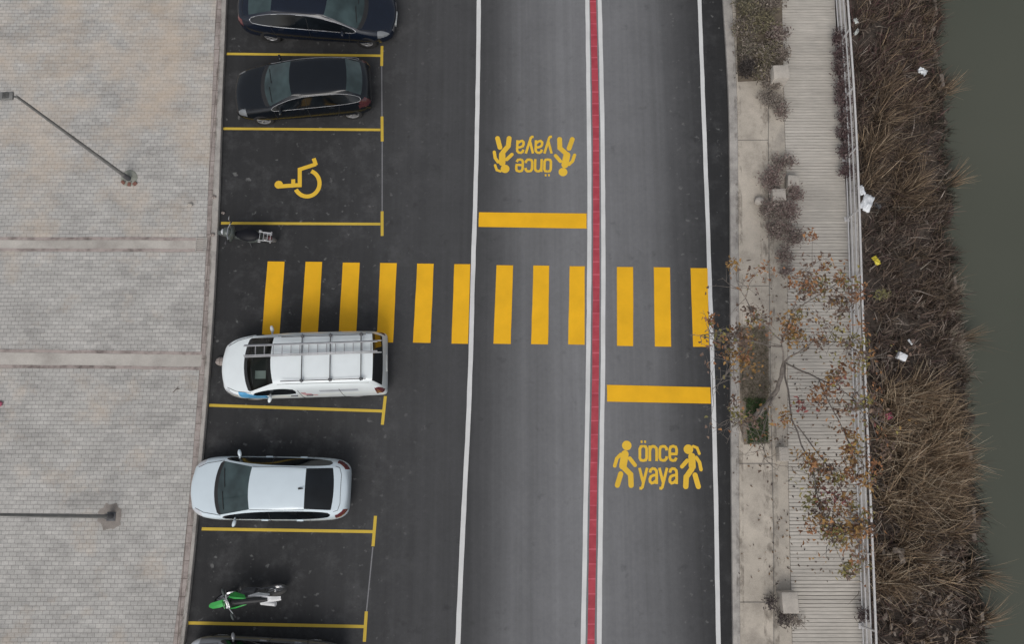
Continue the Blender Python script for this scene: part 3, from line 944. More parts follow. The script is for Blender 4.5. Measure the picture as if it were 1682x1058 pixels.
def make_car(name, spec, nose, tail, width, paintm, label, cat, hz=.5, front_glass='glass_teal', rear_glass='glass_dark', side_glass='glass_dark', trim=None,
             wheels=(.80, .60), wr=.32, feats=None, group=None, zscale=1.0):
    pn, pt = at(*nose, hz), at(*tail, hz)
    L = (pn - pt).length
    mid = (pn + pt) / 2
    rz = math.atan2(pn.y - pt.y, pn.x - pt.x)
    root = empty(name, (mid.x, mid.y, 0.0), rz, label, cat, group)
    vs, fs, mi = cage(spec)
    kx = L / spec['L']; ky = width / 2 / max(s[8] for s in spec['st'])
    me = bpy.data.meshes.new('c'); me.from_pydata([(x * kx, y * ky, z * zscale) for x, y, z in vs], [], fs)
    for k in range(6): me.materials.append(M['black'])
    me.polygons.foreach_set('material_index', mi)
    # crease the window borders a little
    em = {}
    for p in me.polygons:
        for k in p.edge_keys: em.setdefault(k, set()).add(p.material_index)
    ca = me.attributes.new('crease_edge', 'FLOAT', 'EDGE')
    for e in me.edges:
        if len(em.get(tuple(sorted(e.vertices)), ())) > 1: ca.data[e.index].value = .96
    cv = me.attributes.new('crease_vert', 'FLOAT', 'POINT')
    corner = [(i_, 2) for i_ in (spec['rr'], spec['rb'], spec['cowl'], spec['rf'])]
    for i_, j_ in corner:
        st0 = spec['st'][i_]
        for k_, (x_, y_, z_) in enumerate(vs):
            if abs(x_ - (spec['L'] / 2 - st0[0])) < 1e-6 and abs(abs(y_) - st0[2]) < 1e-6 and abs(z_ - st0[3]) < 1e-6: cv.data[k_].value = .75
    ob = bpy.data.objects.new('c', me); C.objects.link(ob)
    md = ob.modifiers.new('s', 'SUBSURF'); md.levels = md.render_levels = 3
    bpy.context.view_layer.update()
    me2 = eval_mesh(ob)
    bpy.data.objects.remove(ob); bpy.data.meshes.remove(me)
    bv = BVHTree.FromPolygons([v.co.copy() for v in me2.vertices], [tuple(p.vertices) for p in me2.polygons])
    # wheel arches
    xf, xr = L / 2 - wheels[0], -L / 2 + wheels[1]
    cut = MB()
    for x in (xf, xr):
        for sg in (1, -1):
            a, b_ = (width / 2 - .26) * sg, (width / 2 + .2) * sg
            if a > b_: a, b_ = b_, a
            cut.tube([(x, a, wr + .01), (x, b_, wr + .01)], wr + .055, 28, mi=4)
    cm = bpy.data.meshes.new('k'); cm.from_pydata(cut.v, [], cut.f)
    for k in range(6): cm.materials.append(M['black'])
    cm.polygons.foreach_set('material_index', cut.mi)
    co = bpy.data.objects.new('k', cm); C.objects.link(co)
    bo = bpy.data.objects.new('b', me2); C.objects.link(bo)
    md = bo.modifiers.new('b', 'BOOLEAN'); md.operation = 'DIFFERENCE'; md.solver = 'EXACT'; md.object = co
    try: md.material_mode = 'INDEX'
    except Exception: pass
    bpy.context.view_layer.update()
    me3 = eval_mesh(bo)
    for o_ in (bo, co): bpy.data.objects.remove(o_)
    # extra regions picked on the finished skin: (part name, material, predicate(s, y, z, normal))
    regs = feats.get('regions', []) if feats else []
    code = {}
    for p in me3.polygons:
        c = p.center; m = p.material_index; s = (L / 2 - c.x) / kx
        key = {0: 'body', 1: 'windshield', 2: 'side_window', 3: 'rear_window', 4: 'body', 5: 'cowl_panel'}[m]
        if m == 4: key = 'well'
        if m == 0:
            for nm, mm, fn in regs:
                if fn(s, c.y / ky, c.z / zscale, p.normal): key = nm; break
        code[p.index] = key
    body = split(me3, lambda p: code[p.index] == 'body')
    n0 = len(body.f)
    well = split(me3, lambda p: code[p.index] == 'well')
    body.add(well.v, well.f, 1, True)
    body.build('body', [paintm, M['black']], root, 45)
    split(me3, lambda p: code[p.index] == 'windshield').build('windshield', M[front_glass], root, 60)
    split(me3, lambda p: code[p.index] == 'cowl_panel').build('cowl_panel', M['black'], root, 60)
    split(me3, lambda p: code[p.index] == 'rear_window').build('rear_window', M[rear_glass], root, 60)
    gl = []
    for sg in (1, -1):
        g_ = split(me3, lambda p: code[p.index] == 'side_window' and p.center.y * sg > 0)
        gl.append(g_); gob = g_.build('side_window', M[side_glass], root, 60)
        if trim: boundary_trim([g_], .013 if trim == 'chrome' else .007).build('window_trim', M[trim], gob)
    for nm, mm, fn in regs:
        for sg in ((1, -1) if nm.rstrip('_') in ('headlight', 'taillight') or nm == 'livery_mark' else (0,)):
            g_ = split(me3, lambda p: code[p.index] == nm and (sg == 0 or p.center.y * sg > 0))
            if g_.f: g_.build(nm, M[mm], root, 60)
    # shut lines laid on the skin
    def top(s, y):
        h = bv.ray_cast(Vector((L / 2 - s * kx, y * ky, 4)), Vector((0, 0, -1)))
        return h[0] + Vector((0, 0, .002)) if h[0] else None
    def flank(s, z, sg):
        h = bv.ray_cast(Vector((L / 2 - s * kx, 3 * sg, z * zscale)), Vector((0, -sg, 0)))
        return h[0] + Vector((0, .002 * sg, 0)) if h[0] else None
    def lay(fn, pts):
        P = []
        for a, b_ in zip(pts, pts[1:]):
            for k in range(9):
                t = k / 8
                q = fn(a[0] + (b_[0] - a[0]) * t, a[1] + (b_[1] - a[1]) * t)
                if q is not None and (not P or (q - P[-1]).length > 1e-4): P.append(q)
        if len(P) > 1: MB().tube(P, .007, 5).build('panel_gap', M['seam'], root)
    for ln in (feats or {}).get('top_seams', []):
        for sg in (1, -1): lay(lambda s, y: top(s, y * sg), ln)
    for ln in (feats or {}).get('side_seams', []):
        for sg in (1, -1): lay(lambda s, z: flank(s, z, sg), ln)
    # wipers and cowl strip
    if feats and 'cowl' in feats:
        for y0, y1 in ((.10, .62), (-.55, -.02)):
            s0 = feats['cowl']
            p0, p1 = top(s0 + .03, y0), top(s0 + .10, y1)
            if p0 and p1: MB().tube([p0 + Vector((0, 0, .012)), (p0 + p1) / 2 + Vector((0, 0, .02)), p1 + Vector((0, 0, .012))], .011, 6).build('wiper', M['black'], root)
    # mirrors
    ms, mz = feats['mirror']
    for sg in (1, -1):
        hy = flank(ms, mz, sg)
        mm_ = MB()
        mm_.ball((hy.x, hy.y + sg * .13, hy.z + .06), (.055, .115, .07), Matrix.Rotation(-sg * .25, 3, 'Z'))
        mm_.tube([(hy.x, hy.y - sg * .03, hy.z), (hy.x, hy.y + sg * .09, hy.z + .04)], .028, 8)
        mm_.build('mirror', feats.get('mirror_mat', paintm), root)
    # door handles
    for s in feats.get('handles', []):
        for sg in (1, -1):
            q = flank(s, feats.get('handle_z', .84), sg)
            MB().box((q.x, q.y + sg * .012, q.z), (.2, .035, .03), bev=.008).build('door_handle', feats.get('handle_mat', paintm), root)
    for x in (xf, xr):
        for sg in (1, -1): wheel(root, x, sg * (width / 2 - .125), wr, .21, sg)
    for rp in feats.get('plates', []):
        s, z = rp
        d = 1 if s > spec['L'] / 2 else -1
        h = bv.ray_cast(Vector((-d * 4, 0, z)), Vector((d, 0, 0)))
        MB().box((h[0].x - d * .008, 0, z), (.02, .5, .11), bev=.004).build('number_plate', M['paper'], root)
    return root, L, kx, ky, bv, top, flank

SAL_F = dict(top_seams=[[(.18, .58), (.45, .70), (1.0, .78)], [(4.40, 0.0), (4.40, .40), (4.34, .60), (4.22, .64)], [(1.93, .60), (2.75, .605), (3.46, .59)]],
             side_seams=[[(1.25, .80), (1.32, .3)], [(2.45, 1.25), (2.42, .88), (2.42, .25)], [(3.55, .9), (3.45, .5), (3.25, .25)]],
             cowl=1.0, mirror=(1.42, .90), handles=(2.25, 3.25), plates=[(0, .45)],
             regions=[('headlight', 'lamp_lens', lambda s, y, z, n: .10 < s < .42 - .0 and abs(y) > .60 and .56 < z < .74 and n.z > .05),
                      ('taillight', 'tail_red', lambda s, y, z, n: s > 4.26 and abs(y) > .56 and .74 < z < .97 and (abs(n.y) > .25 or n.x < -.35)),
                      ('grille', 'black', lambda s, y, z, n: s < .10 and abs(y) < .5 and z < .52 and n.x > .3)])
w_root, wL, wkx, wky, wbv, wtop, wfl = make_car('parked_saloon', SALOON, (317.5, 801), (577.5, 804), 1.86, M['white_car'], 'silver white saloon with black rear window, nose at the kerb', 'car', wheels=(.84, .95), feats=SAL_F, group='cars parked along the kerb')
q = wtop(3.38, 0)
MB().tube([q + Vector((.09, 0, 0)), q + Vector((0, 0, .035)), q + Vector((-.06, 0, .06))], [.03, .022, .006], 8).build('antenna', M['black'], w_root)

NAVY_F = dict(SAL_F); NAVY_F['mirror_mat'] = M['navy_car']
NAVY_F['regions'] = [('headlight', 'lamp_dark', lambda s, y, z, n: .10 < s < .45 and abs(y) > .66 and .58 < z < .76 and n.z > .05),
                     ('taillight', 'tail_red', lambda s, y, z, n: s > 4.40 and abs(y) > .5 and .74 < z < .95),
                     ('grille', 'chrome', lambda s, y, z, n: s < .13 and abs(y) < .52 and .50 < z < .60 and n.x > .2)]
make_car('parked_saloon', SALOON, (650, 29), (398, 14), 1.86, M['navy_car'], 'dark navy saloon with bright window trim at the top edge, nose towards the road', 'car', wheels=(.92, 1.02), wr=.34, trim='chrome', feats=NAVY_F, front_glass='glass_teal', rear_glass='glass_teal', group='cars parked along the kerb', zscale=1.02)

HAT_F = dict(top_seams=[[(.18, .58), (.45, .70), (1.15, .77)], [(2.0, .62), (2.8, .625), (3.7, .60)]],
             side_seams=[[(1.3, .85), (1.35, .3)], [(2.4, 1.3), (2.38, .9), (2.38, .25)], [(3.4, .95), (3.3, .5), (3.2, .25)]],
             cowl=1.2, mirror=(1.55, .95), handles=(2.2, 3.15), handle_z=.9,
             regions=[('headlight', 'lamp_dark', lambda s, y, z, n: .12 < s < .40 and abs(y) > .64 and .60 < z < .80 and n.z > .05),
                      ('taillight', 'tail_dark', lambda s, y, z, n: s > 4.02 and abs(y) > .62 and .72 < z < 1.0),
                      ('grille', 'chrome', lambda s, y, z, n: s < .13 and abs(y) < .5 and .53 < z < .60 and n.x > .2)])
make_car('parked_hatchback', HATCH, (389, 157), (611, 142), 1.80, M['black_car'], 'black five door hatchback, nose at the kerb, below the navy saloon', 'car', wheels=(.82, .70), wr=.33, trim='alu', feats=HAT_F, rear_glass='glass_teal', group='cars parked along the kerb')

GREY_F = dict(SAL_F)
make_car('parked_saloon', SALOON, (305, 1097), (566, 1111), 1.82, M['grey_car'], 'grey car cut off by the bottom edge, only its side and mirror showing', 'car', wheels=(.84, .95), feats=GREY_F, group='cars parked along the kerb')

def swoosh(s, y, z, n): return y > 0 and abs(n.y) > .3 and .55 < s < 1.42 and .60 + .05 * s < z < 1.10 and z > .75 - .1 * s
VAN_F = dict(top_seams=[[(.2, .62), (.5, .76), (.98, .84)], [(1.9, .70), (4.5, .72)]],
             side_seams=[[(1.35, .95), (1.4, .3)], [(2.42, 1.5), (2.40, .9), (2.40, .25)], [(3.6, 1.5), (3.6, .28)]],
             cowl=.98, mirror=(1.55, 1.14), mirror_mat=M['van_white'], handles=(2.2, 2.65), handle_z=.98, handle_mat=M['plastic_grey'], plates=[(4.85, .66)],
             regions=[('headlight', 'lamp_lens', lambda s, y, z, n: .14 < s < .50 and abs(y) > .66 and .70 < z < .93 and n.z > .02),
                      ('taillight', 'tail_red', lambda s, y, z, n: s > 4.60 and abs(y) > .80 and .85 < z < 1.35),
                      ('fender_graphic', 'livery_blue', swoosh),
                      ('door_graphic', 'livery_pink', lambda s, y, z, n: y > 0 and 2.45 < s < 2.85 and 1.0 - (s - 2.45) * .3 < z < 1.35 - (s - 2.45) * .9),
                      ('side_lettering_band', 'livery_grey', lambda s, y, z, n: y > 0 and 2.95 < s < 4.1 and 1.28 < z < 1.42),
                      ('rear_bumper', 'plastic_grey', lambda s, y, z, n: s > 4.74 and z < .50),
                      ('grille', 'black', lambda s, y, z, n: s < .08 and abs(y) < .55 and z < .62 and n.x > .3)])
v_root, vL, vkx, vky, vbv, vtop, vfl = make_car('delivery_van', VAN, (369.5, 605.5), (636, 597), 1.92, M['van_white'], 'white panel van with roof rack and blue fender graphic, nose at the kerb', 'van', hz=.6, wheels=(.86, .98), wr=.33, feats=VAN_F, front_glass='glass_clear')
# interior seen through the windscreen
it = MB()
X = lambda s: vL / 2 - s * vkx
it.box((X(1.15), 0, 1.02), (.5, 1.5, .10), Matrix.Rotation(R(-8), 3, 'Y'), bev=.03)
it.box((X(1.9), 0, .62), (1.3, 1.56, .05))
it.box((X(2.5), 0, 1.15), (.05, 1.5, 1.1))
it.build('interior', M['interior'], v_root)
st_ = MB()
for y in (-.42, .42):
    st_.box((X(2.12), y, .86), (.5, .52, .16), bev=.05)
    st_.box((X(2.36), y, 1.2), (.13, .5, .62), Matrix.Rotation(R(-12), 3, 'Y'), bev=.05)
    st_.box((X(2.42), y, 1.56), (.09, .26, .17), bev=.04)
st_.build('seat', M['seat_grey'], v_root)
MB().box((X(1.22), .30, 1.10), (.30, .24, .008), Matrix.Rotation(R(-8), 3, 'Y')).build('dashboard_papers', M['paper'], v_root)
swm = MB(); sp = Vector((X(1.62), .40, 1.12))
swm.tube([sp + Matrix.Rotation(R(-60), 3, 'Y') @ Vector((.19 * math.cos(2 * math.pi * k / 20), .19 * math.sin(2 * math.pi * k / 20), 0)) for k in range(21)], .016, 6)
swm.build('steering_wheel', M['black'], v_root)
# roof rack
rk = MB()
zr = 1.97
for y in (-.64, .64):
    p0, p1 = X(2.05), X(4.45)
    rk.tube([(p0, y * vky, zr), (p1, y * vky, zr)], .014, 8)
rack = rk.build('roof_rack', M['plastic_grey'], v_root)
for s in (2.65, 3.45, 4.32):
    cb = MB()
    cb.tube([(X(s), -.70, zr + .035), (X(s), .70, zr + .035)], .016, 8)
    for y in (-.64, .64): cb.box((X(s), y * vky, zr + .01), (.09, .07, .11), bev=.012)
    cb.build('crossbar', M['plastic_grey'], rack)
# ladder lying on the rack
ladder = empty('aluminium_ladder', (0, 0, 0), 0, 'long aluminium ladder lying on the roof rack of the white van', 'ladder')
vm = Matrix.Translation(v_root.location) @ Matrix.Rotation(v_root.rotation_euler.z, 4, 'Z')
zl = zr + .09
A_, B_ = at(401, 577, zl), at(627, 569, zl)
A_ = Vector((A_.x, A_.y, zl)); B_ = Vector((B_.x, B_.y, zl))
ladder.location = (A_ + B_) / 2
ax = (B_ - A_).normalized(); nx = Vector((-ax.y, ax.x, 0)); LL = (B_ - A_).length
for w_, lo, hi, dz, nm in ((.17, 0, 1, 0, 'stile'), (.135, .0, .97, .05, 'stile')):
    for sg in (1, -1):
        mb = MB(); c0 = -ax * LL / 2 + ax * LL * lo + nx * w_ * sg + Vector((0, 0, dz)); c1 = -ax * LL / 2 + ax * LL * hi + nx * w_ * sg + Vector((0, 0, dz))
        rot = Matrix((ax, nx, Vector((0, 0, 1)))).transposed()
        mb.box((c0 + c1) / 2, ((c1 - c0).length, .028, .05), rot, bev=.005)
        mb.build(nm, M['alu'], ladder)
for k in range(14):
    t = -LL / 2 + .32 + k * (LL - .5) / 13.5
    mb = MB(); mb.tube([ax * t + nx * .165, ax * t - nx * .165], .014, 8)
    mb.build('rung', M['alu'], ladder)

# ------------------------------------------------------------------ motorcycles
def moto_wheel(root, x, r_, wd, spokes=12):
    t = MB(); mx = Matrix.Translation((x, 0, r_)); h = wd / 2
    t.lathe([(r_ * .80, -h * .7), (r_ * .90, -h), (r_ * .98, -h * .6), (r_, 0), (r_ * .98, h * .6), (r_ * .90, h), (r_ * .80, h * .7)], 28, mx, closed=True)
    o_ = t.build('wheel', M['tyre_dusty'], root)
    m = MB()
    m.lathe([(r_ * .80, -h * .5), (r_ * .76, -h * .5), (r_ * .76, h * .5), (r_ * .80, h * .5)], 28, mx)
    m.tube([(x, -h * 1.2, r_), (x, h * 1.2, r_)], r_ * .12, 10)
    for k in range(spokes):
        a = 2 * math.pi * k / spokes
        m.tube([(x, h * .4 * (-1) ** k, r_), (x + r_ * .78 * math.cos(a), 0, r_ + r_ * .78 * math.sin(a))], .005, 4)
    m.build('rim', M['chrome'], o_)

def spin(mb, pivot, ang):
    m = Matrix.Translation(Vector(pivot)) @ Matrix.Rotation(ang, 4, 'Z') @ Matrix.Translation(-Vector(pivot))
    mb.v = [tuple(m @ Vector(p)) for p in mb.v]
    return mb

def dirt_bike():
    c = at(419, 966, 0); a = at(345, 984, 0) - at(470, 972, 0)
    root = empty('dirt_bike', c, math.atan2(a.y, a.x), 'green and white dirt bike leaning on its side stand in a parking bay', 'motorcycle', 'motorcycles in the bays')
    root.rotation_euler = (R(-17), 0, math.atan2(a.y, a.x))
    # x forward; steering turned to the rider's left
    moto_wheel(root, -.68, .33, .12)
    st = R(13); pv = (.52, 0, .8)
    t = MB(); mx = Matrix.Translation(Vector(pv)) @ Matrix.Rotation(st, 4, 'Z') @ Matrix.Translation(-Vector(pv)) @ Matrix.Translation((.74, 0, .35))
    t.lathe([(.29, -.03), (.32, -.045), (.345, -.025), (.35, 0), (.345, .025), (.32, .045), (.29, .03)], 28, mx, closed=True)
    fw = t.build('wheel', M['rubber'], root)
    m = MB(); m.lathe([(.29, -.025), (.27, -.02), (.27, .02), (.29, .025)], 28, mx)
    for k in range(12):
        an = 2 * math.pi * k / 12
        m.tube([mx @ Vector((0, .02, 0)), mx @ Vector((.28 * math.cos(an), 0, .28 * math.sin(an)))], .005, 4)
    m.build('rim', M['chrome'], fw)
    fk = MB()
    for s in (1, -1): fk.tube([(.74, s * .10, .35), (.60, s * .10, .72), (.49, s * .10, 1.0)], [.026, .028, .024], 10)
    fk.box((.50, 0, .98), (.12, .26, .035), bev=.01); fk.box((.56, 0, .82), (.10, .24, .03), bev=.01)
    spin(fk, pv, st).build('fork', M['chrome'], root)
    ff = MB()
    n = 9
    vs, fs = [], []
    for i in range(n):
        t_ = i / (n - 1); x = .46 + .66 * t_; z = .79 + .06 * math.sin(t_ * math.pi) - .06 * t_; hw = .065 + .035 * math.sin(min(1, t_ * 1.2) * math.pi * .8)
        if i == n - 1: hw = .035
        vs += [(x, -hw, z - .02), (x, 0, z + .015), (x, hw, z - .02), (x, 0, z - .012)]
    for i in range(n - 1):
        for k in range(4): fs.append((4 * i + k, 4 * i + (k + 1) % 4, 4 * i + 4 + (k + 1) % 4, 4 * i + 4 + k))
    fs += [(3, 2, 1, 0), tuple(4 * (n - 1) + k for k in range(4))]
    ff.add(vs, fs, 0, True)
    spin(ff, pv, st).build('front_fender', M['bike_green'], root)
    hb = MB(); hb.tube([(.36, .43, 1.06), (.42, .20, 1.08), (.47, .08, 1.04), (.47, -.08, 1.04), (.42, -.20, 1.08), (.36, -.43, 1.06)], .014, 8)
    hbo = spin(hb, pv, st).build('handlebar', M['chrome'], root)
    for s in (1, -1):
        g_ = MB(); g_.tube([(.36, s * .43, 1.06), (.395, s * .29, 1.07)], .021, 8); spin(g_, pv, st).build('grip', M['rubber'], hbo)
        g_ = MB(); g_.ball((.45, s * .37, 1.06), (.035, .12, .06)); spin(g_, pv, st).build('hand_guard', M['bike_grey'], hbo)
    np_ = MB(); np_.box((.60, 0, .98), (.03, .20, .22), Matrix.Rotation(R(-20), 3, 'Y'), bev=.02); spin(np_, pv, st).build('number_board', M['bike_green'], root)
    MB().ball((.20, 0, .88), (.26, .11, .12)).build('tank', M['black'], root)
    for s in (1, -1):
        sh = MB()
        sh.add([(.44, s * .19, .90), (.30, s * .17, .95), (-.02, s * .10, .93), (.05, s * .13, .78), (.34, s * .20, .66), (.46, s * .21, .74),
                (.48, s * .17, .92), (.30, s * .12, .97), (-.02, s * .07, .93), (.05, s * .09, .78), (.34, s * .16, .66), (.46, s * .17, .74)],
               [(0, 1, 2, 3, 4, 5), (11, 10, 9, 8, 7, 6)] + [(k, (k + 1) % 6 + 0, (k + 1) % 6 + 6, k + 6)[::-1] for k in range(6)])
        sh.build('shroud', M['bike_green'], root)
        sp_ = MB()
        sp_.add([(-.05, s * .12, .82), (-.62, s * .10, .90), (-.66, s * .10, .80), (-.30, s * .12, .66), (-.05, s * .08, .82), (-.62, s * .06, .90), (-.66, s * .06, .80), (-.30, s * .08, .66)],
                [(0, 1, 2, 3), (7, 6, 5, 4)] + [(k, (k + 1) % 4, (k + 1) % 4 + 4, k + 4)[::-1] for k in range(4)])
        sp_.build('side_panel', M['bike_white'], root)
    se = MB(); se.tube([(.30, 0, .95), (.10, 0, .93), (-.25, 0, .91), (-.62, 0, .95)], [.06, .085, .095, .05], 10); se.build('seat', M['black'], root)
    rf = MB(); vs, fs = [], []
    for i in range(6):
        t_ = i / 5; x = -.45 - .55 * t_; z = .90 + .07 * math.sin(t_ * 2.2); hw = .10 - .04 * t_
        vs += [(x, -hw, z - .02), (x, 0, z + .012), (x, hw, z - .02), (x, 0, z - .012)]
    for i in range(5):
        for k in range(4): fs.append((4 * i + k, 4 * i + (k + 1) % 4, 4 * i + 4 + (k + 1) % 4, 4 * i + 4 + k))
    fs += [(3, 2, 1, 0), (20, 21, 22, 23)]
    rf.add(vs, fs, 0, True); rf.build('rear_fender', M['bike_white'], root)
    en = MB(); en.box((.05, 0, .42), (.42, .26, .30), bev=.05); en.tube([(.18, 0, .50), (.26, 0, .76)], [.11, .09], 12); en.build('engine', M['plastic_grey'], root)
    fr = MB()
    for s in (1, -1):
        fr.tube([(.50, s * .05, .92), (.30, s * .12, .50), (.10, s * .12, .28), (-.25, s * .11, .34), (-.18, s * .08, .80)], .02, 8)
        fr.tube([(-.25, s * .10, .38), (-.68, s * .09, .33)], .026, 8)
    fr.tube([(.50, 0, .92), (-.18, 0, .80), (-.60, 0, .86)], .024, 8)
    fr.build('frame', M['plastic_grey'], root)
    ex = MB(); ex.tube([(.22, .10, .55), (.36, .16, .40), (.10, .17, .44), (-.25, .16, .62), (-.40, .17, .72)], .022, 8); ex.tube([(-.36, .18, .70), (-.80, .20, .84)], [.058, .062], 12)
    ex.build('exhaust', M['bike_white'], root)
    ks = MB(); ks.tube([(-.10, .12, .30), (-.14, .30, .075)], .012, 6); ks.build('kickstand', M['plastic_grey'], root)
dirt_bike()

def moped():
    c = at(414, 392, 0); a = at(368, 386, 0) - at(466, 397, 0)
    rz = math.atan2(a.y, a.x)
    root = empty('parked_moped', c, rz, 'black moped with rear rack and grey leg shield, front wheel at the kerb', 'motorcycle', 'motorcycles in the bays')
    root.rotation_euler = (R(-8), 0, rz)
    moto_wheel(root, -.60, .28, .10); moto_wheel(root, .66, .28, .09)
    fk = MB()
    for s in (1, -1): fk.tube([(.66, s * .075, .28), (.48, s * .075, .78)], .02, 8)
    fk.tube([(.50, 0, .70), (.42, 0, .98)], .03, 10); fk.build('fork', M['plastic_grey'], root)
    vs, fs = [], []
    for i in range(9):
        a = R(200 - i * 20); x = .66 + .33 * math.cos(a); z = .28 + .33 * math.sin(a)
        vs += [(x, -.065, z), (x + .012 * math.cos(a), 0, z + .02), (x, .065, z)]
    for i in range(8):
        for k in range(2): fs.append((3 * i + k, 3 * i + k + 1, 3 * i + 4 + k, 3 * i + 3 + k))
    MB().add(vs, fs, 0, True).build('front_fender', M['bike_grey'], root)
    ls = MB(); ls.ball((.44, 0, .66), (.13, .29, .30), Matrix.Rotation(R(-22), 3, 'Y')); ls.ball((.48, 0, .92), (.13, .15, .10)); ls.build('leg_shield', M['bike_grey'], root)
    MB().ball((.60, 0, .90), (.06, .09, .08)).build('headlight', M['lamp_lens'], root)
    hb = MB(); hb.tube([(.32, .36, 1.02), (.42, .12, 1.0), (.42, -.12, 1.0), (.32, -.36, 1.02)], .014, 8)
    hbo = hb.build('handlebar', M['chrome'], root)
    for s in (1, -1):
        MB().tube([(.32, s * .36, 1.02), (.355, s * .25, 1.015)], .022, 8).build('grip', M['rubber'], hbo)
        mr = MB(); mr.tube([(.36, s * .26, 1.02), (.34, s * .36, 1.20)], .007, 6); mr.ball((.34, s * .38, 1.23), (.02, .07, .05)); mr.build('mirror', M['chrome'] if s < 0 else M['plastic_grey'], hbo)
    bd = MB(); bd.tube([(.38, 0, .48), (.10, 0, .42), (-.15, 0, .52), (-.50, 0, .60)], [.13, .15, .21, .17], 12); bd.build('body', M['bike_grey'], root)
    se = MB(); se.ball((-.14, 0, .77), (.37, .21, .085)); se.ball((.06, 0, .76), (.22, .15, .07)); se.build('seat', M['seat_black'], root)
    en = MB(); en.box((.02, 0, .30), (.40, .24, .2), bev=.05); en.build('engine', M['plastic_grey'], root)
    ex = MB(); ex.tube([(.05, -.14, .25), (-.3, -.16, .27), (-.75, -.17, .34)], [.02, .05, .045], 10); ex.build('exhaust', M['chrome'], root)
    rk_ = MB()
    for s in (1, -1): rk_.tube([(-.48, s * .13, .80), (-.86, s * .13, .82)], .014, 8)
    for x in (-.52, -.64, -.76, -.86): rk_.tube([(x, -.13, .815), (x, .13, .815)], .010, 6)
    for s in (1, -1): rk_.ball((-.86, s * .15, .78), (.03, .035, .03)); rk_.ball((-.50, s * .17, .74), (.06, .03, .04))
    rk_.build('rear_rack', M['alu'], root)
    MB().ball((-.78, 0, .62), (.06, .08, .05)).build('taillight', M['tail_red'], root)
    MB().tube([(0, .10, .28), (-.04, .27, .06)], .012, 6).build('kickstand', M['plastic_grey'], root)
moped()

# ------------------------------------------------------------------ street lamps
def lamp(base, top_px, hh, head_dir, label, foot=False):
    b_ = at(*base, ZP); t_ = at(*top_px, hh)
    root = empty('street_lamp', b_, 0, label, 'street lamp', 'street lamps on the paved plaza')
    d = t_ - b_
    MB().tube([(0, 0, 0), d * .5, d], [.062, .05, .036], 12).build('pole', M['pole'], root)
    bp = MB(); bp.box((0, 0, .012), (.26, .26, .024), bev=.006); bp.tube([(0, 0, .02), d.normalized() * .35], [.085, .075], 12)
    for sx in (1, -1):
        for sy in (1, -1): bp.tube([(sx * .095, sy * .095, .02), (sx * .095, sy * .095, .055)], .014, 6)
    bp.build('base_plate', M['plastic_grey'], root)
    if foot:
        ft = MB(); ft.ball((0.0, .03, .0), (.27, .29, .035), sub=3, jit=.02); ft.build('footing', M['footing'], root)
    hd = Vector(head_dir).normalized(); side = Vector((-hd.y, hd.x, 0))
    rot = Matrix((hd, side, Vector((0, 0, 1)))).transposed()
    ar = MB(); ar.tube([d - Vector((0, 0, .06)), d + hd * .08 + Vector((0, 0, .03))], .028, 8); ao = ar.build('arm', M['pole'], root)
    hb = MB(); hb.box(d + hd * .22 + Vector((0, 0, .045)), (.34, .22, .07), rot, bev=.018)
    for k in range(5): hb.box(d + hd * (.16 + k * .035) + Vector((0, 0, .09)), (.008, .17, .03), rot)
    ho = hb.build('lamp_head', M['pole'], root)
    ln = MB(); ln.box(d + hd * .23 + Vector((0, 0, .006)), (.24, .17, .01), rot, bev=.003); ln.build('lens', M['lamp_lens'], ho)
lamp((212, 294), (27, 158), 5.4, (-1, -.05, 0), 'dark street lamp with square head, rising from a weedy base near the upper kerb', True)
lamp((183, 849), (-4, 846), 5.4, (-1, 0, 0), 'dark street lamp rising from a round bare soil patch on the lower plaza')

# ------------------------------------------------------------------ plants
def blades(name, pos, hgt, lean, width, cols, mat_, segs=2, parent=None, droop=.25, leafy=0.0):
    """many thin two-sided blades: pos (n,3), hgt (n,), lean (n,3 unit-ish offset), cols (n,3)"""
    n = len(pos)
    k = segs + 1
    ang = nr.uniform(0, 2 * np.pi, n)
    wv_ = np.stack([np.cos(ang), np.sin(ang), np.zeros(n)], 1) * (width[:, None] / 2)
    V = np.zeros((n, k * 2, 3))
    for i in range(k):
        t = i / segs
        c = pos + np.stack([lean[:, 0] * t ** 1.6, lean[:, 1] * t ** 1.6, hgt * (t - droop * t * t * np.linalg.norm(lean[:, :2], axis=1) / np.maximum(hgt, .05))], 1)
        taper = (1 - .85 * t) if leafy == 0 else (.3 + .7 * math.sin(math.pi * min(1, t + .15)))
        V[:, 2 * i] = c - wv_ * taper
        V[:, 2 * i + 1] = c + wv_ * taper
    Fq = []
    base = (np.arange(n) * k * 2)[:, None]
    for i in range(segs): Fq.append(base + np.array([2 * i, 2 * i + 1, 2 * i + 3, 2 * i + 2]))
    Fq = np.stack(Fq, 1).reshape(-1, 4)
    V = V.reshape(-1, 3)
    me = bpy.data.meshes.new(name)
    me.vertices.add(len(V)); me.vertices.foreach_set('co', V.astype(np.float32).ravel())
    me.loops.add(Fq.size); me.loops.foreach_set('vertex_index', Fq.astype(np.int32).ravel())
    me.polygons.add(len(Fq)); me.polygons.foreach_set('loop_start', np.arange(0, Fq.size, 4, dtype=np.int32))
    me.update(); me.validate()
    me.materials.append(mat_)
    col = np.repeat(np.concatenate([cols, np.ones((n, 1))], 1), k * 2, 0)
    a = me.attributes.new('tint', 'FLOAT_COLOR', 'POINT'); a.data.foreach_set('color', col.astype(np.float32).ravel())
    o_ = bpy.data.objects.new(name, me); C.objects.link(o_)
    if parent: o_.parent = parent
    return o_

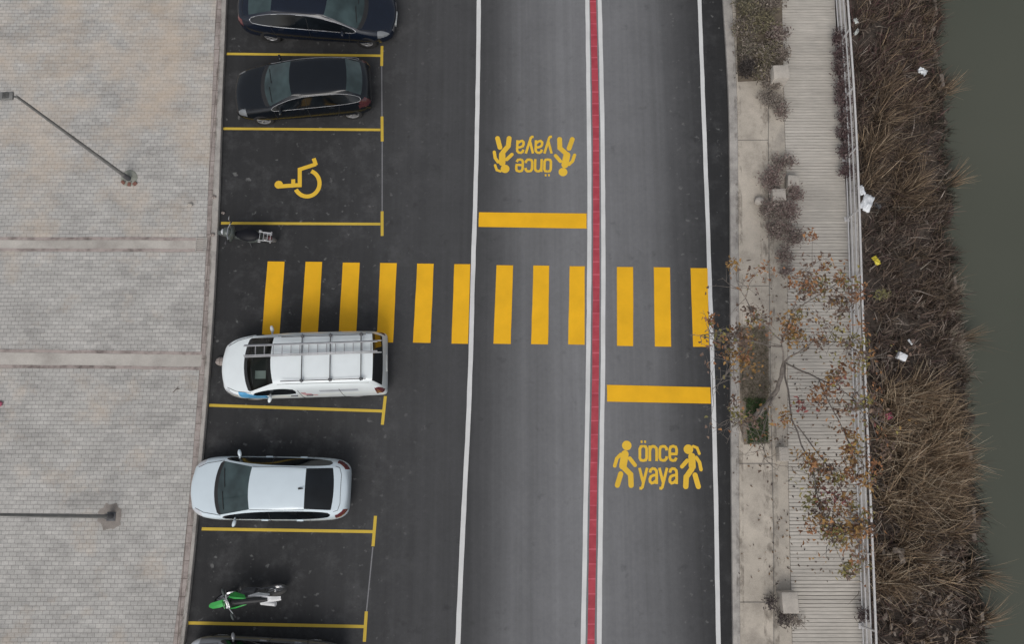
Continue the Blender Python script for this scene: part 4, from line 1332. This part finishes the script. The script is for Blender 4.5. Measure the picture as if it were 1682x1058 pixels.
def palette(n, cols, jit=.25):
    c = np.array(cols)[nr.integers(0, len(cols), n)]
    return np.clip(c * nr.uniform(1 - jit, 1 + jit, (n, 1)), 0, 1)

def bankpos(n, y0, y1, t0, t1):
    ya, yb = at(1480, y0, -1).y, at(1480, y1, -1).y
    ys_ = nr.uniform(min(ya, yb), max(ya, yb), n); ts_ = nr.uniform(t0, t1, n)
    return np.array([bank_pt(t, y) for t, y in zip(ts_, ys_)])

DARK = [(.088, .062, .050), (.115, .082, .066), (.060, .044, .038), (.150, .110, .088), (.092, .060, .056), (.18, .142, .115), (.072, .060, .046), (.23, .185, .15)]
TAN = [(.39, .29, .19), (.30, .215, .14), (.48, .38, .265), (.20, .14, .095), (.36, .26, .17), (.55, .46, .345)]
BROWN = [(.155, .112, .078), (.115, .084, .062), (.21, .155, .11), (.092, .07, .054)]
def scrub(name, parts, mat_=None, kind='stuff'):
    P, Hh, Ln, Wd, Co = [], [], [], [], []
    for n, y0, y1, t0, t1, h0, h1, lean, wd, cols, clump in parts:
        p = bankpos(n, y0, y1, t0, t1)
        if clump:
            cen = bankpos(clump, y0, y1, t0, t1); ci = nr.integers(0, clump, n)
            p = cen[ci] + np.stack([nr.normal(0, .13, n), nr.normal(0, .13, n), np.zeros(n)], 1)
            dirn = (p - cen[ci])[:, :2] * 3.0
        else: dirn = np.zeros((n, 2))
        h = nr.uniform(h0, h1, n)
        l = np.zeros((n, 3)); l[:, :2] = nr.normal(0, lean, (n, 2)) * h[:, None] + dirn * h[:, None] * lean
        tip = p[:, 0] + l[:, 0] - np.array([waterE(y) for y in p[:, 1]])
        ok = (tip < .45) & (np.linalg.norm(l[:, :2], axis=1) < 1.0 * h + .1) & (p[:, 0] < np.array([waterE(y) for y in p[:, 1]]) + .12)
        p, h, l = p[ok], h[ok], l[ok]; n = int(ok.sum())
        P.append(p - np.array([0, 0, .03])); Hh.append(h); Ln.append(l); Wd.append(nr.uniform(wd * .6, wd * 1.4, n)); Co.append(palette(n, cols, .3))
    o_ = blades(name, np.concatenate(P), np.concatenate(Hh), np.concatenate(Ln), np.concatenate(Wd), np.concatenate(Co), mat_ or M['blade'])
    tag(o_, kind=kind)
    return o_
tag(scrub('bank_weeds', [
    (9500, -120, 1180, .0, .97, .10, .40, .8, .026, DARK, 0),
    (7500, -120, 1180, .05, .97, .12, .42, 1.0, .055, DARK, 420),
    (1300, -120, 1180, .03, .95, .2, .5, .9, .040, [(.34, .29, .25), (.28, .25, .21), (.40, .34, .30)], 260),
    (4500, -80, 190, .02, .95, .25, .6, .8, .040, DARK + [(.115, .062, .060), (.09, .05, .05), (.13, .08, .075)], 160),
    (5000, 330, 650, .02, .95, .2, .5, .8, .040, DARK + [(.15, .12, .105)], 180),
    (5000, 860, 1180, .02, .9, .12, .35, .9, .06, DARK + [(.20, .17, .145), (.26, .22, .19)], 260),
    (3500, -80, 1150, .8, .99, .2, .5, .4, .035, [(.045, .042, .033), (.065, .056, .042), (.085, .066, .052)], 160),
]), 'dark brown dead weeds covering the river bank behind the fence', 'weeds')
tag(scrub('dry_reeds', [
    (2300, 150, 345, .06, .66, .5, 1.1, .38, .024, TAN[:4] + BROWN + BROWN, 26),
    (1700, 120, 360, .04, .75, .3, .9, .55, .024, BROWN + DARK, 0),
    (3000, 640, 830, .12, .82, .6, 1.5, .33, .024, TAN + TAN + BROWN, 34),
    (2400, 640, 860, .08, .85, .4, 1.1, .5, .024, BROWN + TAN, 0),
    (1900, 820, 960, .02, .70, .5, 1.2, .35, .024, TAN + BROWN, 26),
    (1500, 330, 640, .2, .95, .3, .8, .45, .024, BROWN, 40),
    (1100, 440, 620, .80, .97, .25, .55, .4, .024, [(.34, .29, .23), (.25, .20, .16)], 22),
    (1500, 930, 1180, .1, .9, .3, .7, .5, .024, BROWN + TAN[:2], 40),
    (1600, -80, 190, .15, .95, .3, .8, .5, .024, BROWN + TAN[:1], 36),
]), 'tan dry reeds in thick clumps on the river bank', 'reeds')

def tuft(px, py, z, h, n, spread, cols, label, cat, name, group=None, bias=(0, 0), wd=.022, leafy=0):
    c = at(px, py, z)
    root = empty(name, c, 0, label, cat, group)
    p = np.stack([nr.normal(0, spread * .4, n), nr.normal(0, spread * .4, n), np.full(n, -.02)], 1)
    hh = nr.uniform(h * .55, h, n)
    l = np.zeros((n, 3)); l[:, :2] = p[:, :2] * 1.2 + nr.normal(0, spread * .45, (n, 2)) + np.array(bias)
    blades('stems', p, hh, l, nr.uniform(wd * .6, wd * 1.3, n), palette(n, cols), M['blade'], 3, root, leafy=leafy)
    return root
GR = 'reed tufts leaning over the water'
for px, py, bx, by, lab in ((1585, 556, .45, .08, 'feathery tan reed tuft spreading over the water at mid bank'), (1612, 945, .5, -.1, 'tan reed tuft pointing at the water on the lower bank'), (1618, 1018, .4, .4, 'lowest tan reed tuft slanting up over the water'),
                            (1553, 150, .3, .25, 'brown reed tuft leaning over the water near the top bank'), (1562, 300, .35, .2, 'thin brown reed tuft leaning over the water below the top bend')):
    tuft(px, py, -1.85, .85, 85, .30, BROWN + TAN[:2], lab, 'reeds', 'reed_tuft', GR, (bx, by), wd=.018)

def shrub(px, py, rad, h, cols, label, name='shrub', group=None, z=ZR, leaves=260, leaf=.045, stretch=1.0, cat='shrub', stemcol=None):
    c = at(px, py, z)
    root = empty(name, c, 0, label, cat, group)
    st = MB()
    tips = []
    for k in range(max(7, int(leaves / 26))):
        a = rng.uniform(0, 6.283); r_ = rad * math.sqrt(rng.random())
        tip = Vector((r_ * math.cos(a), r_ * math.sin(a) * stretch, h * rng.uniform(.55, 1.0)))
        midp = tip * .5 + Vector((rng.uniform(-.05, .05), rng.uniform(-.05, .05), h * .12))
        st.tube([(tip.x * .15, tip.y * .15, -.02), midp, tip], [.011, .008, .004], 5)
        tips += [midp.lerp(tip, t) for t in (.1, .5, 1)]
        for _ in range(3):
            e = midp.lerp(tip, rng.random()) + Vector((rng.uniform(-.18, .18) * rad * 2, rng.uniform(-.18, .18) * rad * 2, rng.uniform(-.02, .12)))
            st.tube([midp.lerp(tip, rng.uniform(.2, .8)), e], [.005, .003], 4); tips.append(e)
    st.build('stems', M['bark'], root)
    n = int(leaves * 1.6)
    T = np.array([tuple(t) for t in tips])[nr.integers(0, len(tips), n)]
    p = T + nr.normal(0, .075, (n, 3)); p[:, 2] = np.maximum(p[:, 2], .01)
    l = np.zeros((n, 3)); ang = nr.uniform(0, 6.283, n); ln = nr.uniform(.6, 1.5, n) * leaf
    l[:, 0] = np.cos(ang) * ln * 1.6; l[:, 1] = np.sin(ang) * ln * 1.6
    blades('foliage', p, nr.uniform(.01, .5, n) * leaf, l, nr.uniform(.6, 1.4, n) * leaf * .8, palette(n, cols, .35), M['leaf'], 2, root, 0, 1)
    return root
BR_ = [(.20, .165, .135), (.15, .12, .10), (.27, .23, .19), (.115, .095, .08)]
OLV = [(.16, .14, .085), (.12, .108, .068), (.21, .18, .11), (.10, .085, .06)]
GRN = [(.115, .105, .07), (.145, .128, .09), (.09, .08, .06), (.185, .155, .12)]
MAR = [(.175, .128, .114), (.22, .17, .15), (.125, .088, .08), (.28, .225, .20), (.155, .108, .098)]
RED = [(.080, .050, .050), (.105, .068, .066), (.062, .042, .043), (.18, .14, .13)]
GRY = [(.195, .165, .138), (.155, .128, .108), (.245, .212, .182)]
# planting bed at the top, under the tree
def bed(px, z, name, m):
    P = [at(x, y, z) for x, y in px]
    vs = [tuple(p) for p in P]
    tag(MB().add(vs, [tuple(range(len(vs)))]).build(name, m), kind='structure')
bed(((1204, -140), (1286, -140), (1286, 130), (1255, 132), (1212, 134)), ZR + .012, 'planting_bed', M['soil'])
bed(((1214, 540), (1263, 535), (1262, 729), (1222, 731), (1216, 700)), ZR + .012, 'planting_bed', M['bed_soil'])
GB = 'shrubs of the upper planting bed'
for px, py, r_, cols, lab in ((1222, 16, .42, GRN + OLV, 'dark green shrub at the top of the kerbside planting bed'), (1262, 8, .4, BR_, 'brown twiggy shrub at the top beside the boardwalk'), (1220, 55, .4, BR_ + OLV, 'brown olive shrub against the promenade kerb'),
                              (1250, 45, .42, OLV, 'yellowish olive shrub in the middle of the top bed'), (1272, 62, .36, BR_ + MAR, 'purple brown shrub at the edge of the boardwalk'), (1224, 92, .36, GRN + BR_, 'green grey shrub near the lower kerbside of the bed'),
                              (1252, 92, .4, OLV + BR_, 'tan shrub just above the tall stone block'), (1222, 122, .22, [(.04, .035, .032), (.06, .05, .045)], 'small black dead shrub at the lower corner of the bed'), (1248, 122, .34, BR_ + OLV, 'brown shrub spilling out at the lower end of the top bed'), (1262, 142, .26, BR_ + GRY, 'grey brown shrub at the left foot of the tall stone block'),
                              (1276, 95, .3, BR_, 'thin brown shrub touching the boardwalk edge by the tall block')):
    shrub(px, py, r_, .5, cols, lab, group=GB, leaves=520, leaf=.05)
GC = 'dry shrub clumps along the boardwalk edge'
for px, py, r_, h, cols, lab, n in ((1262, 168, .38, .35, GRY, 'grey dry clump at the foot of the tall stone block', 380), (1280, 185, .25, .3, GRY + MAR, 'small grey dry clump just below the tall block', 220),
                                 (1284, 272, .32, .35, GRY + MAR, 'thin grey brown shrub above the twin stone blocks', 330), (1262, 300, .33, .4, MAR, 'maroon shrub left of the twin stone blocks', 420), (1304, 322, .25, .4, MAR, 'maroon shrub under the small upper stone block', 260),
                                 (1262, 348, .36, .45, MAR + GRY, 'maroon brown shrub below the round boulder', 480), (1292, 352, .34, .45, MAR, 'maroon shrub right under the lower twin block', 420), (1272, 382, .38, .45, MAR + BR_, 'broad maroon brown shrub in the middle of the dry row', 520),
                                 (1298, 392, .32, .4, MAR + BR_, 'brown shrub beside the boardwalk planks', 380), (1288, 424, .30, .38, MAR + GRY, 'last grey maroon shrub at the lower end of the row', 300), (1290, 448, .16, .25, MAR, 'tiny maroon sprig below the dry row', 90),
                                 (1262, 990, .16, .3, [(.05, .04, .04), (.08, .065, .06)], 'dark dead sprig left of the lower stone block', 90), (1280, 1012, .26, .3, [(.06, .048, .045), (.1, .085, .075)], 'dark dead clump below the lower stone block', 230), (1306, 1020, .18, .25, GRY, 'grey dry weed at the boardwalk corner below the lower block', 110)):
    shrub(px, py, r_, h, cols, lab, group=GC, leaves=n, leaf=.042)
GF = 'dark red hedge plants along the fence'
hedge = [(1382, 70), (1384, 95), (1385, 120), (1386, 146), (1388, 172), (1389, 198), (1391, 226), (1393, 256), (1394, 286)]
hl = ['uppermost red brown hedge plant beside the fence', 'second hedge plant from the top beside the fence, thin and red', 'third hedge plant from the top along the fence', 'fourth hedge plant from the top along the fence', 'fifth and middle plant of the red hedge by the fence',
      'sixth hedge plant from the top along the fence', 'seventh hedge plant from the top along the fence', 'eighth hedge plant, last but one before the white plastic sheet', 'ninth and lowest red hedge plant above the white plastic sheet']
for (px, py), lab in zip(hedge, hl): shrub(px - 8, py, .22, .45, RED, lab, 'hedge_plant', GF, leaves=330, leaf=.045, stretch=1.25, cat='hedge plant')
shrub(1400, 872, .16, .5, [(.07, .05, .045), (.11, .08, .06)], 'dark dead plant at the boardwalk edge under the tree tips', group=GC, leaves=140)
shrub(1414, 1010, .16, .4, [(.05, .035, .038), (.08, .06, .055)], 'dark maroon plant at the fence foot near the bottom edge', group=GC, leaves=150)
shrub(1441, 492, .22, .5, [(.24, .22, .09), (.17, .155, .07), (.12, .10, .06)], 'yellow green weed just behind the fence beside the tree', 'weed_plant', z=-.1, leaves=45, leaf=.06, cat='weed')
# grass of the lower bed
def grass_patch(px, n, h, cols, name, label):
    P = [at(x, y, ZR) for x, y in px]
    x0, x1 = min(p.x for p in P), max(p.x for p in P); y0, y1 = min(p.y for p in P), max(p.y for p in P)
    p = np.stack([nr.uniform(x0, x1, n), nr.uniform(y0, y1, n), np.full(n, ZR + .01)], 1)
    hh = nr.uniform(h * .4, h, n); l = np.zeros((n, 3)); l[:, :2] = nr.normal(0, h * .5, (n, 2))
    tag(blades(name, p, hh, l, nr.uniform(.008, .02, n), palette(n, cols), M['blade'], 2), label, 'grass', kind='stuff')
grass_patch(((1224, 655), (1262, 728)), 3200, .13, [(.05, .10, .035), (.065, .115, .04), (.04, .075, .032), (.09, .11, .045)], 'grass', 'dark green grass at the lower end of the tree bed')
grass_patch(((1211, 535), (1266, 660)), 2600, .12, [(.17, .14, .10), (.12, .12, .075), (.22, .175, .125), (.10, .095, .06)], 'dry_grass', 'thin brown grass in the tree bed around the trunk')
# weedy lamp feet
tuft(214, 287, ZP, .05, 260, .24, [(.30, .30, .245), (.36, .355, .30), (.25, .255, .21)], 'pale grey green moss and weeds around the foot of the upper street lamp', 'weeds', 'weed_tuft', wd=.03)
c2 = at(181, 849, ZP)
mb = MB(); ring = []
for k in range(22):
    a = 2 * math.pi * k / 22; r_ = .36 * (1 + rng.uniform(-.14, .14)); ring.append((c2.x + r_ * math.cos(a), c2.y + r_ * 1.1 * math.sin(a), ZP + .005))
mb.add(ring, [tuple(range(22))])
M['patch'] = stone('patch', (.29, .26, .235), (.20, .178, .16), 4)
tag(mb.build('soil_patch', M['patch']), kind='structure')
for k, (px, py) in enumerate(((203, 300), (213, 303), (222, 302))):
    p = at(px, py, ZP); mb = MB(); mb.box((0, 0, .03), (.13, .10, .06), bev=.012)
    o_ = mb.build('loose_brick', M['brick_red']); o_.location = p; o_.rotation_euler = (0, 0, rng.uniform(0, 3))
    tag(o_, ['leftmost reddish brick piece at the foot of the upper street lamp', 'middle reddish brick piece at the foot of the upper street lamp', 'rightmost reddish brick piece at the foot of the upper street lamp'][k], 'brick', 'broken bricks at the lamp foot')
p = at(313, 337, ZP); o_ = MB().ball((0, 0, .04), (.09, .07, .05), jit=.12).build('stone', M['block']); o_.location = p; tag(o_, 'small pale stone on the paving left of the wheelchair bay', 'stone')
p = at(290, 640, ZP); mb = MB(); mb.tube([(-.1, -.1, .02), (0, .0, .03), (.09, .02, .02)], .012, 6); mb.tube([(0, 0, .03), (.05, .09, .02)], .01, 6)
o_ = mb.build('twig', M['bark']); o_.location = p; tag(o_, 'small forked dark twig on the paving near the van', 'twig')
p = at(1, 664, ZP); mb = MB(); mb.ball((0, 0, .05), (.09, .08, .05), jit=.2)
o_ = mb.build('crumpled_wrapper', M['plastic_pink']); o_.location = p; tag(o_, 'dark red crumpled wrapper on the paving at the left edge', 'litter')
p = at(364, 594, 0); mb = MB(); mb.ball((0, 0, .06), (.18, .14, .12), jit=.12); o_ = mb.build('kerb_rubble', M['kerb_pink']); o_.location = p
tag(o_, 'pinkish rubble lump at the kerb in front of the white van', 'rubble')

for px, py, sc, lab in ((352, 324, .07, 'small broken kerb lump at the joint above the moped'), (349, 386, .08, 'broken kerb lump where the upper channel meets the kerb'), (367, 350, .06, 'pale stone fragment in the gutter just above the moped')):
    z0 = .0 if px > 362 else ZP
    p = at(px, py, z0); o_ = MB().ball((0, 0, sc * .5), (sc, sc * .8, sc * .7), jit=.2).build('kerb_rubble', M['kerb_pink']); o_.location = p; tag(o_, lab, 'rubble')

# ------------------------------------------------------------------ stone blocks
def block(top_c, size, h, label, rz=0, name='stone_block'):
    t_ = at(*top_c, ZR + h)
    mb = MB()
    mb.box((0, 0, h / 2 - .01), (size[0], size[1], h + .02), bev=.018)
    for v in range(len(mb.v)): mb.v[v] = tuple(c + rng.uniform(-.003, .003) for c in mb.v[v])
    o_ = mb.build(name, M['block']); o_.location = (t_.x, t_.y, ZR); o_.rotation_euler = (0, 0, rz)
    return tag(o_, label, 'stone block', 'pale stone blocks on the promenade')
block((1283.5, 117), (.50, .46), .80, 'tall pale stone block below the upper planting bed', R(2))
block((1304, 296), (.36, .36), .35, 'small pale stone block at the boardwalk edge, upper of the pair in the dry shrubs', R(-3))
block((1280, 319), (.42, .38), .35, 'pale stone block among dry shrubs, lower of the pair', R(2))
block((1298.5, 991), (.46, .58), .50, 'pale stone block with dead weeds at its foot, lowest on the promenade', R(1))
block((1288, 746), (.28, .42), .35, 'pale stone block half hidden below the tree crown', R(1))
p = at(1246, 332, ZR); o_ = MB().ball((0, 0, .1), (.17, .15, .14), jit=.06).build('boulder', M['block']); o_.location = p; tag(o_, 'small round pale boulder left of the twin stone blocks', 'boulder')

# ------------------------------------------------------------------ fence
def fence():
    y0, y1 = -12.0, 30.0
    ox = railC((y0 + y1) / 2)
    root = empty('promenade_fence', (railC(0), 0, 0), 0, 'long pale metal railing along the river side of the boardwalk', 'fence')
    X0 = railC(0)
    ys = np.arange(y0, y1, .5)
    for zz, rad, nm, dx in ((1.12, .034, 'top_rail', 0), (.80, .022, 'rail', -.0), (.52, .022, 'rail', 0), (.27, .022, 'rail', 0)):
        MB().tube([(railC(y) - X0 + dx, y, zz) for y in ys], rad, 8).build(nm, M['fence'], root)
    y = y0
    while y < y1:
        x = railC(y) - X0
        mb = MB(); mb.box((x, y, .60), (.045, .045, 1.0), bev=.008); mb.box((x, y, ZR + .05), (.16, .16, .02), bev=.004)
        mb.build('post', M['fence'], root)
        y += 2.05
fence()

# ------------------------------------------------------------------ tree
def tree():
    base = at(1240, 684, ZR)
    root = empty('autumn_tree', base, 0, 'sparse autumn tree with rusty leaves leaning over the boardwalk and crossing', 'tree')
    tr = MB(); tips = []; 
    def W(px, py, z): return at(px, py, z) - base
    def limb(pts, r0, r1, n=8):
        k = len(pts); sm = []
        for i in range(k - 1):
            for j in range(4): sm.append(pts[i].lerp(pts[i + 1], j / 4) + Vector((rng.uniform(-.03, .03), rng.uniform(-.03, .03), rng.uniform(-.02, .02))))
        sm.append(pts[-1])
        tr.tube(sm, [r0 + (r1 - r0) * i / (len(sm) - 1) for i in range(len(sm))], n)
        return sm
    fork = W(1288, 596, 2.1)
    limb([Vector((0, 0, -.05)), W(1262, 662, .95), W(1276, 640, 1.4), fork], .095, .05, 12)
    low = W(1268, 652, 1.2)
    limbs = [[fork, W(1284, 560, 2.6), W(1312, 480, 3.4), W(1334, 436, 4.1)],
             [W(1284, 560, 2.6), W(1240, 520, 3.2), W(1210, 460, 3.9)],
             [fork, W(1345, 622, 3.0), W(1400, 655, 3.7), W(1438, 690, 4.2)],
             [W(1284, 570, 2.5), W(1230, 560, 3.1), W(1185, 545, 3.7), W(1150, 552, 4.1)],
             [fork, W(1300, 690, 2.9), W(1335, 770, 3.6), W(1352, 850, 4.1), W(1372, 900, 4.4)],
             [W(1310, 700, 3.0), W(1370, 780, 3.6), W(1405, 850, 4.1), W(1412, 910, 4.3)],
             [W(1305, 510, 3.2), W(1365, 470, 3.8), W(1400, 500, 4.1)],
             [fork, W(1335, 560, 3.0), W(1385, 560, 3.7), W(1425, 590, 4.1)],
             [low, W(1240, 690, 1.9), W(1215, 700, 2.5), W(1195, 690, 2.9)],
             [low, W(1250, 720, 1.9), W(1262, 760, 2.4)],
             [W(1345, 622, 3.0), W(1390, 720, 3.6), W(1430, 780, 4.1)],
             [W(1230, 560, 3.1), W(1205, 600, 3.6), W(1170, 640, 4.0)]]
    twl = []
    for l in limbs:
        sm = limb(l, .020 if l[0] != fork else .028, .005)
        for i in range(3, len(sm)):
            for _ in range(3 if i > len(sm) * .4 else 1):
                d = Vector((rng.gauss(0, 1), rng.gauss(0, 1), rng.gauss(.25, .4)))
                d.normalize(); ln = rng.uniform(.25, .75)
                e = sm[i] + d * ln
                m_ = sm[i].lerp(e, .5) + Vector((rng.uniform(-.06, .06), rng.uniform(-.06, .06), rng.uniform(-.02, .06)))
                tr.tube([sm[i], m_, e], [.010, .007, .003], 5)
                twl.append(e); twl.append(m_)
                for _ in range(2):
                    s0 = m_.lerp(e, rng.random()); e2 = s0 + Vector((rng.gauss(0, .18), rng.gauss(0, .18), rng.gauss(.0, .1)))
                    tr.tube([s0, e2], [.005, .002], 4); twl.append(e2)
    tr.build('trunk', M['bark'], root)
    # leaves hang in loose bunches on some of the twigs
    rng.shuffle(twl)
    keep = twl[:int(len(twl) * .8)]
    pal = [[(.26, .125, .065), (.19, .095, .055), (.30, .155, .07)], [(.26, .215, .07), (.21, .18, .07), (.18, .165, .07)], [(.16, .11, .085), (.125, .09, .075), (.20, .14, .105)], [(.29, .17, .065), (.33, .195, .065), (.23, .14, .06)], [(.26, .085, .08), (.19, .075, .07)]]
    wts = [.27, .19, .34, .18, .02]
    P, Cc = [], []
    def bunch(t, k, sp):
        pl = rng.choices(pal, wts)[0]
        for _ in range(k):
            P.append((t.x + rng.gauss(0, sp), t.y + rng.gauss(0, sp), t.z + rng.gauss(-.03, sp * .7)))
            c = rng.choice(pl); q = rng.uniform(.65, 1.3); Cc.append([min(1, v * q) for v in c])
    for i_, t in enumerate(keep):
        if t.z < 2.7 and rng.random() < .8: continue
        west = t.x < W(1205, 600, 3.6).x
        if west and rng.random() < .55: continue
        if i_ % 5 == 0: bunch(t, rng.randint(20, 40), rng.uniform(.09, .16))
        else: bunch(t, rng.randint(0, 5), .11)
    P = np.array(P); n = len(P)
    l = np.zeros((n, 3)); ang = nr.uniform(0, 6.283, n); sz = nr.uniform(.05, .10, n)
    l[:, 0] = np.cos(ang) * sz; l[:, 1] = np.sin(ang) * sz
    blades('crown', P, nr.uniform(-.9, .3, n) * sz, l, sz * nr.uniform(.7, 1.1, n), np.array(Cc), M['leaf'], 3, root, 0, 1)
tree()

# fallen leaves
n = 620
pp = []
for _ in range(n):
    px, py = rng.gauss(1320, 55), rng.uniform(430, 960)
    if not 1203 < px < 1412: continue
    p = at(px, py, ZR + .034); pp.append(tuple(p))
pp = np.array(pp); n = len(pp); l = np.zeros((n, 3)); ang = nr.uniform(0, 6.283, n); sz = nr.uniform(.04, .085, n)
l[:, 0] = np.cos(ang) * sz; l[:, 1] = np.sin(ang) * sz
tag(blades('fallen_leaves', pp, nr.uniform(.0, .3, n) * sz, l, sz * .7, palette(n, [(.09, .06, .045), (.13, .085, .05), (.06, .045, .04), (.17, .1, .05)]), M['leaf'], 2, None, 0, 1), 'dark fallen leaves scattered on the boardwalk under the tree', 'leaves', kind='stuff')

# ------------------------------------------------------------------ litter and stones on the bank
def sheet(px, py, z, sx, sy, m, label, name, cat='litter', rz=0, crump=.08, group='litter on the river bank', tilt=0):
    c = at(px, py, z); k = 8
    vs, fs = [], []
    for i in range(k):
        for j in range(k):
            u, v = i / (k - 1) - .5, j / (k - 1) - .5
            vs.append((u * sx + rng.uniform(-.1, .1) * sx / k * 3, v * sy + rng.uniform(-.1, .1) * sy / k * 3, rng.uniform(-1, 1) * crump + .1 * crump))
    for i in range(k - 1):
        for j in range(k - 1): fs.append((i * k + j, (i + 1) * k + j, (i + 1) * k + j + 1, i * k + j + 1))
    mb = MB().add(vs, fs, 0, True)
    me_o = mb.build(name, m, sharp=50)
    md = me_o.modifiers.new('thick', 'SOLIDIFY'); md.thickness = .006
    me_o.location = c; me_o.rotation_euler = (tilt, 0, rz)
    return tag(me_o, label, cat, group)
sheet(1424, 333, .75, .34, .55, M['plastic_white'], 'large white plastic sheet caught on the outside of the fence', 'plastic_sheet', rz=R(-25), crump=.05)
sheet(1415, 312, 1.0, .18, .34, M['plastic_white'], 'narrow white plastic strip draped over the fence rail', 'plastic_strip', rz=R(12), crump=.04)
sheet(1440, 338, .1, .14, .28, M['plastic_grey'], 'dark grey crumpled bag behind the white plastic sheet', 'plastic_bag', rz=R(50))
sheet(1439.5, 428, .25, .17, .30, M['plastic_yellow'], 'bright yellow plastic bag in the weeds behind the fence', 'plastic_bag', rz=R(30), crump=.05)
sheet(1515, 117, -.4, .30, .19, M['plastic_white'], 'white crumpled bag lying on the upper river bank', 'plastic_bag', rz=R(-35), crump=.07)
sheet(1460, 684, .25, .22, .18, M['plastic_pink'], 'pink red cloth scrap among the tan reeds', 'cloth_scrap', rz=R(20), crump=.05)
sheet(1476, 905, .15, .34, .15, M['rock'], 'pale grey torn board scrap among the lower reeds, upper of two', 'board_scrap', rz=R(-5), crump=.02)
sheet(1482, 918, .15, .16, .28, M['rock'], 'pale grey torn board scrap among the lower reeds, lower of two', 'board_scrap', rz=R(10), crump=.02)
sheet(1406, 34, .7, .12, .16, M['paper'], 'pale paper scrap just behind the top end of the fence', 'paper_scrap', rz=R(30))
sheet(1407, 52, .4, .1, .2, M['paper'], 'pale paper strip behind the fence, second from the top', 'paper_scrap', rz=R(-40))
sheet(1498, 565, -.15, .08, .34, M['plastic_white'], 'narrow white plastic strip beside the white box on the bank', 'plastic_strip', rz=R(40), crump=.03)
p = at(1481, 586, .1); mb = MB(); mb.box((0, 0, 0), (.28, .22, .16), bev=.02); o_ = mb.build('foam_box', M['plastic_white']); o_.location = p; o_.rotation_euler = (R(8), R(5), R(-25)); tag(o_, 'white foam box dumped in the weeds on mid bank', 'box', 'litter on the river bank')
rb = MB()
for k in range(150):
    py = rng.uniform(890, 1120) if k < 80 else rng.uniform(590, 660) if k < 110 else rng.uniform(-60, 1100)
    t = rng.uniform(.08, .8) if k < 80 else rng.uniform(.1, .3) if k < 110 else rng.uniform(.1, .98)
    p = bank_pt(t, at(1480, py, -1).y)
    s = rng.uniform(.03, .07)
    rb.ball(p + Vector((0, 0, s * .6 + .10)), (s, s * rng.uniform(1.0, 2.0), s * .6), Matrix.Rotation(rng.uniform(-.5, .5), 3, 'Z'), sub=1, jit=.15)
tag(rb.build('bank_rubble', M['rock']), 'pale rubble stones scattered on the river bank', 'rubble', kind='stuff')
eg = MB()
yy = -10.0
while yy < 20:
    ln = rng.uniform(.25, .6)
    if rng.random() < .35 and (yy > 12.5 or 3.8 < yy < 7.5 or yy < 1.5):
        p = bank_pt(.92, yy); eg.box((p.x + rng.uniform(-.04, .04), yy + ln / 2, p.z + .10 + rng.uniform(-.06, .05)), (rng.uniform(.09, .16), ln * .94, .3), Matrix.Rotation(rng.uniform(-.06, .06), 3, 'Z'), bev=.03)
    yy += ln
tag(eg.build('bank_edging', M['rock']), kind='structure')
